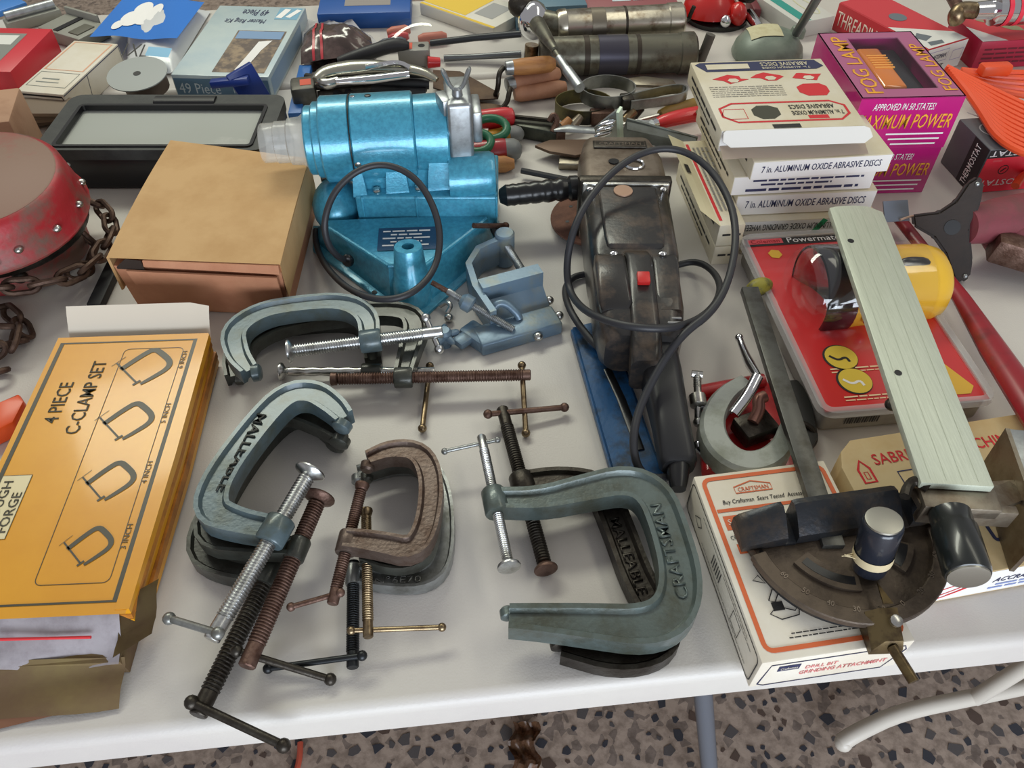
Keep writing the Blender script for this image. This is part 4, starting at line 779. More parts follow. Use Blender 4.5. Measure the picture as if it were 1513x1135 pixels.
# near end: clear bag bulging out, brown cardboard flaps
b = B(F); b.grid(12, 8, lambda u, v: (ww * (.02 + .93 * u), .004 - .034 * v, z1 - .006 - .030 * v + .005 * math.sin(9 * u + 5 * v) * v)); part('plastic_bag', b, M('bag_plastic', (178, 172, 176), .12, 0, (150, 142, 146), 24, alpha=.8), yb)
b = B(F); b.tube([(ww * .35, -.012, z1 - .0125), (ww * .82, -.013, z1 - .014)], .0014, 6); part('red_bag_stripe', b, REDINK, yb)
b = B(F); b.grid(10, 8, lambda u, v: (ww * (-.05 + 1.02 * u) + .0, -.024 - .056 * v + .022 * u * v + .004 * math.sin(5 * u) * v, z1 - .030 - .016 * v ** .6 * (1 + .0) + .002 * math.sin(4 * u + 6 * v))); part('tray_flap', b, TRAYB, yb)
b = B(F); b.loft([[(-.01, -.03, .001), (ww * .97, -.03, .001), (ww * .97, .04, .001), (-.01, .04, .001)], [(-.01, -.028, .018), (ww * .95, -.028, .018), (ww * .95, .04, .03), (-.01, .04, .03)]]); part('tray_end', b, TRAYB, yb)
b = B(F); b.grid(6, 3, lambda u, v: (ww * (.1 + .78 * u), -.074 + .020 * u - .008 * v * (1 - abs(u - .3)), .006 - .004 * v)); part('torn_edge', b, M('dark_brown_paper', (110, 72, 48), .8), yb)
b = B(F); b.grid(4, 6, lambda u, v: (ww - .010 + .022 * u, .016 - .045 * v + .026 * u, .044 - .012 * u - .018 * v + .003 * math.sin(8 * v)), .002); part('side_flap', b, TRAYB, yb)
# orange scrap behind it
b = B(); b.prism([(W(x, y, .02).x, W(x, y, .02).y) for x, y in ((-30, 600), (0, 600), (28, 582), (36, 594), (20, 625), (-30, 650))], TZ, TZ + .022, .003); single('orange_scraper', b, M('orange_plastic', (222, 82, 30), .35), 'bright orange plastic scraper tip behind the yellow box', 'scraper')

# ============================================================ RED CHAIN HOIST
RUSTRED = M('worn_red_paint', (156, 30, 38), .5, .05, (104, 80, 70), 13, .47, .64, .2, 160)
ch = thing('chain_hoist', 'worn red chain hoist with round drum cover and rusty chain', 'hoist', W(-20, 395))
hc = W(-44, 262, .135); rr = .100
b = B(); b.lathe((hc.x, hc.y, TZ + .078), (.05, -.06, 1), [(0, rr + .014), (.003, rr + .015), (.006, rr + .012), (.034, rr + .006), (.052, rr + .002), (.056, rr - .002), (.058, rr - .006), (.058, .006)], 44); cov = part('drum_cover', b, RUSTRED, ch)
b = B(); b.lathe((hc.x + .0029, hc.y - .0035, TZ + .136), (.05, -.06, 1), [(0, rr - .006), (.0012, rr - .008), (.0016, .004)], 44); part('cover_plate', b, M('dusty_brown_red', (134, 104, 88), .6, 0, (150, 70, 64), 12, .5, .7, .1, 200), cov)
b = B(); b.lathe((hc.x, hc.y + .012, TZ + .0006), (0, 0, 1), [(0, rr - .028), (.01, rr - .014), (.05, rr - .012), (.086, rr - .016)], 40); part('lower_housing', b, RUSTRED, ch)
b = B(); b.lathe((hc.x, hc.y + .012, TZ + .045), (0, 0, 1), [(0, rr - .004), (.004, rr - .001), (.012, rr - .001), (.016, rr - .006)], 40); part('chain_wheel', b, DARKSTEEL, ch)
for k in range(6):
    a = R(-75 + k * 26); p = Vector((hc.x + (rr + .011) * math.cos(a), hc.y + (rr + .011) * math.sin(a), TZ + .092)); b = B(); b.ball(p, .0055, (1, 1, .8)); part('rivet', b, STEEL, cov)
b = B(); a = R(-62); p = Vector((hc.x + (rr - .012) * math.cos(a), hc.y + .012 + (rr - .012) * math.sin(a), TZ + .036)); b.ball(p, .009); part('bolt', b, DARKSTEEL, ch)
a0 = -104
b = B(); b.sweep([(hc.x + (rr + .011) * math.cos(R(a)), hc.y + (rr + .011) * math.sin(R(a)), TZ + .100) for a in range(-100, -60, 4)], [(-.002, -.014), (.002, -.014), (.002, .014), (-.002, .014)]); part('window_slot', b, M('slot_dark_red', (80, 24, 26), .5), cov)
b = B(); b.tube([(hc.x + (rr + .016) * math.cos(R(a)), hc.y + (rr + .016) * math.sin(R(a)), TZ + .086) for a in range(-102, -58, 4)], .004, 8); part('slot_lip', b, DARKSTEEL, cov)
# links share one mesh
lk = B(); lk.tube([(.0125 * math.cos(R(a)) + (.007 if math.cos(R(a)) > 0 else -.007), .0085 * math.sin(R(a)), 0) for a in range(0, 360, 24)], .0036, 7, closed=True)
CHM = M('rusty_chain', (96, 76, 64), .55, .7, (70, 52, 44), 60, .42, .64, .2, 200)
o0 = part('chain_link', lk, CHM, None); lkme = o0.data; bpy.data.objects.remove(o0)
def chain(path, z):
    pts = smooth_path(WL(path, z), 2); L = [0]
    for i in range(1, len(pts)): L.append(L[-1] + (pts[i] - pts[i - 1]).length)
    n = int(L[-1] / .0275); inv = MW[ch.name].inverted()
    for k in range(n):
        s = (k + .5) * L[-1] / n; i = max(j for j in range(len(L)) if L[j] <= s); i = min(i, len(pts) - 2); t = (s - L[i]) / max(L[i + 1] - L[i], 1e-6)
        p = pts[i].lerp(pts[i + 1], t); dr = (pts[i + 1] - pts[i]).normalized()
        m = frame(p, dr, Vector((0, 0, 1)).cross(dr)) @ Matrix.Rotation(R(42 if k % 2 else -42), 4, 'X')
        o = bpy.data.objects.new('chain_link', lkme); C.objects.link(o); o.parent = ch; o.matrix_local = inv @ m
chain([(-30, 428, .055), (20, 424, .05), (60, 420, .046), (100, 410, .042), (135, 392, .036), (158, 360, .034), (166, 330, .034), (150, 305, .04), (120, 292, .045)], .03)
chain([(110, 338, .05), (128, 350, .03), (140, 372, .02), (124, 400, .02), (100, 404, .03)], .03)
chain([(-30, 468, .0105), (0, 452, .0105), (22, 468, .0115), (40, 490, .0105), (22, 508, .0105), (-10, 510, .0105), (-40, 500, .0105)], .009)
chain([(-20, 485, .022), (8, 480, .024), (28, 498, .022), (0, 515, .02), (-30, 530, .01)], .02)
chain([(-40, 560, .0105), (-10, 552, .0105), (8, 545, .0105)], .008)
b = B(); b.beam(W(176, 378, .006), W(140, 455, .006), .018, .012, bev=.002); single('black_strap', b, M('black_web', (30, 30, 32), .6), 'black flat bar lying between the chain and the brown box', 'bar')

# ============================================================ BLACK FRAMED LIGHT PANEL
z1 = .07
F, wd, d = rect3((46, 220), (392, 220), (92, 138), z1)
bk = M('black_frame_plastic', (52, 54, 52), .5, 0, (40, 42, 42), 40, .4, .6, .1, 300); lk_ = thing('framed_tray', 'black plastic framed case with grey dusty panel and handle slot', 'case', F @ Vector((wd / 2, d / 2, 0)), None, F.to_euler().z)
b = B(F); b.span((.004, .004, .0), (wd - .004, d - .004, .058), .006, 3); part('case_body', b, BLACKP, lk_)
out = rrect(0, 0, wd, d, .02, 5); inn = rrect(.026, .010, wd - .024, d - .034, .006, 5)
b = B(F); b.ringprism(out, inn, .052, .068); part('frame', b, bk, lk_)
b = B(F); b.sweep([(p[0], p[1], .067) for p in inn], [(-.004, -.004), (.003, -.004), (.002, .003), (-.003, .003)], closed=True); part('inner_bead', b, BLACKP, lk_)
b = B(F); b.span((.024, .008, .056), (wd - .022, d - .032, .0605)); part('panel', b, M('dusty_grey_panel', (164, 168, 162), .5, 0, (190, 190, 184), 9, .56, .74), lk_, 'dusty grey panel')
b = B(F); b.tube([(wd * .40, d - .017, .0685), (wd * .68, d - .017, .0685)], .010, 14, flat_=.35); part('handle_slot', b, M('slot_black', (10, 10, 14), .5), lk_)
b = B(F); b.span((wd - .004, d * .1, .0), (wd + .010, d * .5, .05), .004); part('latch', b, bk, lk_)

# ============================================================ THINGS AT THE BACK LEFT
PWH = M('print_white', (222, 222, 216), .5)
# red framed pack
F, wd, d = rect3((-70, 104), (15, 106), (70, 46), .045)
t, f = carton('red_frame_pack', 'red framed pack with grey picture, beside white and orange carton', 'pack', F, wd, d + .01, 0, .045, M('bright_red_board', (206, 44, 58), .4), pname='red_frame')
b = B(f['top']); b.rect(.0, .03, wd - .035, d - .012); pn = part('picture', b, M('picture_grey', (134, 136, 130), .4), t, smooth=0)
b = B(f['top'] @ Matrix.Translation((0, 0, .0002))); b.rect(.0, d - .055, wd - .045, d - .02); part('picture_panel', b, PWH, pn, smooth=0)
b = B(f['top'] @ Matrix.Translation((0, 0, .0002))); b.rect(0, .032, wd - .05, .055); part('picture_panel', b, PWH, pn, smooth=0)
# white orange lined carton
F, wd, d = rect3((23, 134), (93, 140), (76, 57), .045); d = abs(d)
t, f = carton('tool_carton', 'white carton with faded orange border and blue edge line, beside red framed pack', 'box', F, wd, d, 0, .045, CREAM)
b = B(f['top']); b.outline([(.006, d * .42), (wd - .008, d * .42), (wd - .008, d - .006), (.006, d - .006)], .003); part('printed_border', b, M('faded_orange', (226, 170, 136), .6), t, smooth=0)
b = B(f['top']); b.outline([(.006, .02), (wd - .008, .02), (wd - .008, d * .37), (.006, d * .37)], .0014); part('printed_border', b, M('grey_line', (130, 134, 128), .6), t, smooth=0)
b = B(f['top']); b.rect(.02, d * .24, .05, d * .26); b.rect(.015, d * .18, .055, d * .195); part('fine_print', b, M('grey_line'), t, smooth=0)
b = B(f['right']); b.outline([(.0, .042), (d, .042)], .0014, 0, False); b.outline([(d * .4, .042), (d * .36, .008)], .001, 0, False); b.outline([(d - .003, .042), (d - .003, .004)], .001, 0, False); part('printed_edge_line', b, NAVY, t, smooth=0)
b = B(f['front']); b.outline([(.0, .040), (wd - .004, .040), (wd - .002, .03)], .003, 0, False); part('printed_edge_line', b, INK, t, smooth=0)
lines(f['front'], [(.03, wd - .01, .03, .002), (.02, wd - .02, .022, .002)], M('grey_line'), t)
# brown crate corner at the left border
b = B(); q = W(-40, 170, .09); b.box((q.x, q.y, TZ + .05), (.12, .10, .10), Matrix.Rotation(.25, 4, 'Z'), .004); single('brown_carton', b, M('brown_paper', (180, 140, 112), .7, 0, (160, 118, 90), 14), 'pinkish brown carton corner behind the red hoist', 'box')
# stacked paper slips under the carton
for k in range(4):
    b = B(); q = W(62, 160 + k * 4, .03 - k * .007); b.box((q.x, q.y, TZ + .032 - k * .008), (.10, .05, .006), Matrix.Rotation(.1 * k, 4, 'Z'), .001); single('paper_pad', b, M('pad_brown' + str(k % 2), ((120, 104, 88), (92, 80, 68))[k % 2], .7), ['topmost brown paper pad of the pile between hoist and white carton', 'second brown paper pad from the top of the pile by the hoist', 'third brown paper pad down the pile by the hoist', 'lowest brown paper pad of the pile by the hoist'][k], 'pad', 'paper pads behind the hoist')
# grey plastic mouldings
GP = M('grey_moulding', (142, 142, 132), .5)
q = W(108, 41, .02); FQ = flat((q.x, q.y, TZ), R(-28))
t = thing('plastic_bracket', 'grey plastic corner bracket with dark slot behind white carton', 'bracket', q - Vector((0, 0, .02)))
b = B(FQ); b.box((0, 0, .012), (.11, .07, .024), None, .004); part('body', b, GP, t)
b = B(FQ); b.box((-.01, .0, .0245), (.012, .06, .002)); part('slot', b, BLACKP, t)
b = B(FQ); b.box((.03, -.005, .0245), (.025, .04, .003), None, .001); part('recess', b, M('moulding_recess', (92, 90, 78), .6), t)
b = B(FQ); b.box((-.012, .036, .018), (.086, .006, .036), None, .002); part('lip', b, GP, t)
q = W(46, 20, .02); FQ = flat((q.x, q.y, TZ), R(40)); t = thing('hinge_bar', 'grey and silver metal hinge bar behind red framed pack', 'bar', q - Vector((0, 0, .02)))
b = B(FQ); b.box((0, 0, .01), (.10, .03, .02), None, .003); part('bar', b, GP, t)
b = B(FQ); b.tube([(-.045, 0, .026), (.045, 0, .026)], .009, 12); part('barrel', b, SATIN, t)
q = W(-45, 36, .02); b = B(flat((q.x, q.y, TZ), R(35))); b.box((0, 0, .008), (.08, .035, .016), None, .003); single('clear_packet', b, M('dull_packet', (152, 150, 128), .3), 'dull see-through packet of hardware beside the hinge bar', 'packet')
q = W(-2, 10, .01); b = B(flat((q.x, q.y, TZ), R(50))); b.box((0, 0, .006), (.09, .05, .012), None, .003); single('blue_packet', b, M('sky_blue', (66, 130, 206), .4), 'blue packet corner at the far table edge by the hinge bar', 'packet')
# blue bag of gloves
c4 = [W(186, 100, .01), W(254, 104, .01), W(309, 8, .015), W(186, -6, .015)]
def pil(u, v, k=1, z=0): p = (c4[0] * (1 - u) + c4[1] * u) * (1 - v) + (c4[3] * (1 - u) + c4[2] * u) * v; return (p.x, p.y, TZ + .004 + k * .030 * (math.sin(math.pi * u) * math.sin(math.pi * v)) ** .5 + .002 * math.sin(14 * u + 9 * v) * math.sin(math.pi * u) + z)
t = thing('glove_bag', 'blue and white soft plastic bag of gloves marked XL', 'bag', (sum(c4, Vector()) / 4) * 1)
t.location.z = TZ; MW[t.name] = Matrix.Translation(t.location)
bb = M('bag_white', (218, 220, 222), .3, 0, coat=.3)
b = B(); b.grid(16, 16, lambda u, v: pil(u, v)); b.grid(16, 16, lambda u, v: pil(u, v, .02)); part('bag', b, bb, t)
c5 = [W(133, 56, .035), W(262, 58, .035), W(302, 4, .03), W(186, -6, .03)]
def hdr(u, v, z=0): p = (c5[0] * (1 - u) + c5[1] * u) * (1 - v) + (c5[3] * (1 - u) + c5[2] * u) * v; return (p.x, p.y, TZ + .037 + .004 * math.sin(7 * u + 3 * v) * math.sin(math.pi * u) - .006 * v + z)
b = B(); b.grid(14, 8, hdr); hp = part('blue_header', b, M('header_blue', (44, 126, 222), .3, coat=.4), t)
b = B()
for (u0, v0, r) in ((.30, .45, .13), (.42, .55, .14), (.34, .72, .12), (.22, .25, .07), (.50, .70, .1)): b.poly([hdr(u0 + r * math.cos(R(a)) * .8, min(.98, v0 + r * 1.6 * math.sin(R(a))), .001 + .0002 * r * 10) for a in range(0, 360, 24)])
part('printed_gloves', b, WHITEINK, hp, smooth=0)
gx = (c4[1] - c4[0]).normalized(); txt(t, '1XL', frame(W(180, 82, .032), gx, z=(0, -.3, 1)), .0, .0, .042, .030, INK)
b = B(); FQ = frame(W(214, 82, .032), gx, z=(0, -.3, 1)); b2 = B(FQ); b2.rect(.0, .0, .042, .022); part('printed_patch', b2, M('pale_blue_ink', (130, 190, 226), .5), t, smooth=0); b.bm.free()
# saw disc
q = W(203, 110, .062); t = thing('cutting_disc', 'thin grey cutting disc lying on edge of gloves bag behind black case', 'disc', (q.x, q.y, TZ + .03)); DF = frame(q, (1, 0, 0), z=(0, -.12, 1))
b = B(DF); b.lathe((0, 0, 0), (0, 0, 1), [(0, .047), (.0018, .047)], 40); dk = part('disc', b, M('disc_grey', (150, 154, 152), .4, .2), t)
b = B(DF); b.lathe((0, 0, .0019), (0, 0, 1), [(0, .006), (.0003, .006)], 16); part('arbor_hole', b, INK, dk)
b = B(DF); b.lathe((0, .015, -.035), (0, 0, 1), [(0, .035), (.034, .035)], 24); part('spindle_stack', b, M('dark_stack', (90, 76, 66), .6), t)
# 49 piece box
F, wd, d = rect3((252, 110), (396, 114), (330, 8), .042)
t, f = carton('tool_set_box', 'pale blue tool set box lettered 49 Piece with photo of steel parts', 'box', F, wd, d, 0, .042, M('pale_blue_card', (196, 210, 210), .4, 0, (176, 196, 204), 8, .4, .66, coat=.3))
b = B(f['front']); b.rect(.002, .004, wd - .002, .036); bd = part('front_band', b, M('slate_blue_ink', (92, 126, 152), .5), t, smooth=0)
txt(bd, '49 Piece', f['front'] @ Matrix.Translation((0, 0, .0003)), .008, .010, .07, .018, M('pale_ink', (200, 214, 222), .5)); txt(bd, 'Master', f['front'] @ Matrix.Translation((0, 0, .0003)), .10, .012, wd - .11, .012, MATS['pale_ink'])
b = B(f['top']); b.rect(wd * .40, .012, wd * .94, d * .62); ph = part('photo_print', b, M('photo_brown', (104, 92, 84), .4, 0, (160, 140, 116), 40, .45, .6), t, smooth=0)
b = B(f['top'] @ Matrix.Translation((0, 0, .0003))); b.rect(wd * .42, d * .5, wd * .92, d * .61); part('photo_sky', b, M('photo_blue', (130, 160, 196), .4), ph, smooth=0)
b = B(f['top'] @ Matrix.Translation((0, 0, .0006))); b.poly([(wd * .62, .02), (wd * .72, .018), (wd * .78, d * .34), (wd * .84, d * .48), (wd * .70, d * .46), (wd * .66, d * .25)]); part('photo_parts', b, WHITEINK, ph, smooth=0)
txt(t, '49 Piece', f['flip'], wd * .38, d * .06, wd * .30, d * .09, NAVY, shear=.2); txt(t, 'Master Ring Kit', f['flip'], wd * .36, d * .19, wd * .46, d * .08, NAVY, shear=.2)
b = B(f['top']); b.rect(wd * .72, d * .80, wd - .004, d - .006); lg = part('brand_panel', b, M('sky_panel', (120, 170, 196), .5), t, smooth=0)
b = B(f['top'] @ Matrix.Translation((0, 0, .0003))); b.outline([(wd * .76, d * .82), (wd * .82, d * .96)], .012, 0, False); b.outline([(wd * .86, d * .83), (wd * .95, d * .95)], .010, 0, False); part('brand_stripe', b, WHITEINK, lg, smooth=0)
b = B(f['right']); b.rect(.01, .006, d * .8, .034); part('side_band', b, M('side_blue', (146, 172, 196), .5), t, smooth=0)
# dark blue bracket with screw
t = thing('blue_bracket', 'dark blue plastic T-bracket leaning on the tool set box with steel screw', 'bracket', W(365, 150)); DB = M('dark_blue_plastic', (26, 52, 128), .4)
b = B(); b.beam(W(352, 102, .075), W(386, 158, .01), .045, .012, up=(.4, -1, .8), bev=.002); part('plate', b, DB, t)
b = B(); b.beam(W(312, 124, .055), W(368, 118, .062), .014, .012, bev=.002); part('arm', b, DB, t)
b = B(); b.tube([W(384, 134, .03), W(402, 146, .012)], .003, 8); part('screw', b, STEEL, t)
# ============================================================ STACK OF ABRASIVE DISC BOXES
DISCB = M('disc_box_card', (218, 210, 190), .55, 0, (204, 192, 160), 8, .42, .68, .05, 200)
WHC = M('white_card')
def discbox(label, F, wd, d, z0, z1, top=False, front='word', seed=0):
    t, f = carton('disc_box', label, 'box', F, wd, d, z0, z1, DISCB, 'boxes of seven inch abrasive discs')
    h = z1 - z0
    b = B(f['front']); b.rect(.001, .001, wd - .001, h - .001, -.0001); part('white_end', b, WHC, t, smooth=0)
    if front == 'word': txt(t, '7 in. ALUMINUM OXIDE ABRASIVE DISCS', f['front'], wd * .07, h * .38, wd * .86, h * .36, NAVY, bold=.012)
    elif front == 'lines': lines(f['front'], [(wd * .14, wd * .92, h * .70, h * .1), (wd * .2, wd * .7, h * .48, h * .1), (wd * .1, wd * .9, h * .18, h * .14)], NAVY, t)
    elif front == 'wheel':
        txt(t, 'ALUMINUM OXIDE GRINDING WHEEL', f['frontflip'], wd * .30, h * .25, wd * .66, h * .42, INK)
        b = B(f['front']); b.outline([(wd * .56, h * .05), (wd * .62, h * .95)], .008, .0001, False); part('green_slash', b, M('green_ink', (40, 150, 96), .5), t, smooth=0)
    if top:
        b = B(f['flip']); b.poly([(.012, .004), (wd - .012, .004), (wd - .004, .010), (wd - .016, .030), (.016, .030), (.004, .022)]); nb = part('navy_band', b, NAVY, t, smooth=0)
        txt(nb, 'ABRASIVE DISCS', f['flip'] @ Matrix.Translation((0, 0, .0003)), wd * .13, .009, wd * .36, .010, DISCB, bold=.015); txt(nb, '7 in. ALUMINUM OXIDE', f['flip'] @ Matrix.Translation((0, 0, .0003)), wd * .13, .022, wd * .36, .005, DISCB)
        b = B(f['flip'] @ Matrix.Translation((0, 0, .0003))); b.rect(wd * .58, .010, wd * .90, .024); part('band_label', b, DISCB, nb, smooth=0)
        if top == 'full':
            for k, (u, v) in enumerate(((.20, .050), (.48, .048), (.76, .052))):
                b = B(f['flip']); n = 9; b.poly([(wd * u + (.020 + .006 * math.sin(3 * a + k)) * math.cos(a * 6.283 / n), v + .010 * math.sin(a * 6.283 / n) + .003 * math.cos(2 * a + k)) for a in range(n)]); im = part('red_drawing', b, REDINK, t, smooth=0)
                b = B(f['flip'] @ Matrix.Translation((0, 0, .0003))); b.poly([(wd * u + .008 * math.cos(a * 1.05) - .002, v + .004 + .006 * math.sin(a * 1.05)) for a in range(6)]); part('drawing_hand', b, DISCB, im, smooth=0)
            lines(f['flip'], [(wd * .42, wd * .95, .072 + .005 * k, .0012) for k in range(6)], M('grey_ink'), t)
            b = B(f['flip']); b.poly([(wd * .10, .078), (wd * .14, .070), (wd * .26, .070), (wd * .32, .078), (wd * .32, .092), (wd * .27, .102), (wd * .14, .102), (wd * .10, .092)]); part('red_hexagon', b, REDINK, t, smooth=0)
            b = B(f['flip']); b.outline([(.012, .128), (.028, .116), (wd - .028, .116), (wd - .010, .128), (wd - .010, .148), (wd - .026, .162), (.026, .162), (.012, .148)], .0035); part('red_border', b, REDINK, t, smooth=0)
            txt(t, '7 in. ALUMINUM OXIDE', f['flip'], wd * .10, .139, wd * .36, .010, INK, bold=.01); txt(t, 'ABRASIVE DISCS', f['flip'], wd * .14, .124, wd * .32, .010, INK, bold=.01)
            txt(t, '7 in. ALUMINUM OXIDE', f['flip'], wd * .10, .139, wd * .36, .010, INK, bold=.01) if False else None
            b = B(f['flip']); b.poly([(wd * .54, .130), (wd * .60, .123), (wd * .68, .123), (wd * .73, .132), (wd * .73, .146), (wd * .68, .156), (wd * .60, .156), (wd * .54, .146)]); part('window', b, M('grit_dark', (70, 70, 58), .8), t, smooth=0)
            b = B(f['flip']); b.rect(wd * .22, .150, wd * .36, .158); part('red_tab', b, REDINK, t, smooth=0)
            b = B(f['flip']); b.outline([(wd * .78, .130), (wd * .92, .130), (wd * .95, .145), (wd * .90, .154), (wd * .78, .154)], .001); part('printed_panel', b, REDINK, t, smooth=0)
    lines(f['left'], [(.02, d - .02, h * .55, h * .14), (.03, d - .05, h * .25, h * .1)], INK, t)
    return t, f
F1, w1, d1 = rect3((1020, 92), (1213, 86), (1102, 192), .158)
S = .188
def at(ax, ay, bx_, by_, z): 
    A, D = W(ax, ay, z), W(bx_, by_, z); return flat((A.x, A.y, TZ), math.atan2(D.y - A.y, D.x - A.x))
Fb = at(1098, 372, 1300, 345, .012)
discbox('grey-edged disc box at the very bottom of the abrasive stack', at(1098, 362, 1300, 352, .016), S, S, 0, .016, front='none')
discbox('grinding wheel box with green slash, second from the bottom of the abrasive stack', at(1093, 328, 1300, 319, .040), S, S, .017, .040, front='wheel')
discbox('abrasive disc box third from the bottom of the stack, blue lettering on white end', at(1090, 290, 1296, 281, .072), S, S, .041, .072)
discbox('disc box with fine print on its white end, fourth from stack bottom', at(1085, 262, 1306, 251, .101), S, S, .073, .101, front='lines')
t2, f2 = discbox('abrasive disc box sticking forward just under the topmost open box', at(1114, 240, 1322, 227, .128), S - .006, S - .026, .102, .128, top=True)
t1, f1 = discbox('topmost abrasive disc box with red drawings and open white flap', F1, w1, d1, .129, .158, top='full', front='none')
# open end flap of the top box
b = B(F1); fl = [(.004, -.004, .150), (w1 - .002, -.004, .150), (w1 + .002, -.034, .148), (w1 - .012, -.040, .146), (w1 * .60, -.038, .147), (w1 * .57, -.026, .149), (w1 * .40, -.026, .149), (w1 * .37, -.040, .147), (.016, -.042, .146), (.0, -.034, .147)]
fl = [(.006, .0, .158), (w1 - .004, .0, .158), (w1 + .002, -.004, .157), (w1 + .004, -.014, .151), (w1 - .006, -.018, .145), (.010, -.018, .145), (.0, -.014, .151), (.002, -.004, .157)]
b.loft([[Vector(p) for p in fl], [Vector(p) + Vector((0, .0015, -.001)) for p in fl]]); part('end_flap', b, WHC, t1, 'open white end flap')
b = B(F1); b.rect(w1 * .36, .001, w1 * .55, .010, .1586); part('thumb_notch', b, INK, t1, smooth=0)
b = B(F1); b.grid(8, 2, lambda u, v: (.002 + (w1) * u, -.018 + .018 * v - .004 * (1 - v), .131 + .006 * v + .001 * math.sin(8 * u)), .0008); part('torn_strip', b, M('torn_board', (222, 208, 194), .8), t1)
# two boxes to the left of the stack, upper one with open flap
A, D = W(1053, 346, .055), W(1010, 246, .055)
yv = (D - A).normalized(); ang = math.atan2(-yv.x, yv.y)
def lb(o, z0, z1, label, flap):
    Fq = flat((o.x, o.y, TZ), ang); t, f = carton('disc_box', label, 'box', Fq, .034, .20, z0, z1, DISCB, 'boxes of seven inch abrasive discs')
    lines(f['left'], [(.02, .18, (z1 - z0) * .6, .004), (.03, .15, (z1 - z0) * .3, .003)], INK, t); lines(f['front'], [(.006, .030, (z1 - z0) * .5, .003)], INK, t)
    return t, f, Fq
o = W(1050, 392, .0); t, f, Fq = lb(Vector((o.x, o.y, 0)), 0, .030, 'lower disc box beside the abrasive stack and sander cord', False)
t, f, Fq = lb(Vector((o.x, o.y, 0)), .031, .064, 'disc box with open cream flap beside the abrasive stack', True)
b = B(Fq); b.loft([[(0, 0, .064), (0, .2, .064), (-.026, .19, .082), (-.026, .01, .082)], [(.0012, 0, .0635), (.0012, .2, .0635), (-.025, .19, .081), (-.025, .01, .081)]]); part('open_flap', b, M('cream_flap', (222, 212, 176), .6), t)
b = B(Fq); b.outline([(.004, .01), (.004, .19)], .004, .0645, False); part('red_edge', b, REDINK, t, smooth=0)
b = B(Fq); b.poly([(-.012, .105, .0737), (-.020, .100, .0793), (-.020, .120, .0793), (-.012, .125, .0737)]); part('flap_slot', b, INK, t, smooth=0)
lines(faces(Fq, .034, .2, .031, .0645)['top'] @ frame((.030, .02, 0), (0, 1, 0), z=(0, 0, 1)), [(.01, .16, .006 * k, .003) for k in range(4)], M('grey_ink'), t)

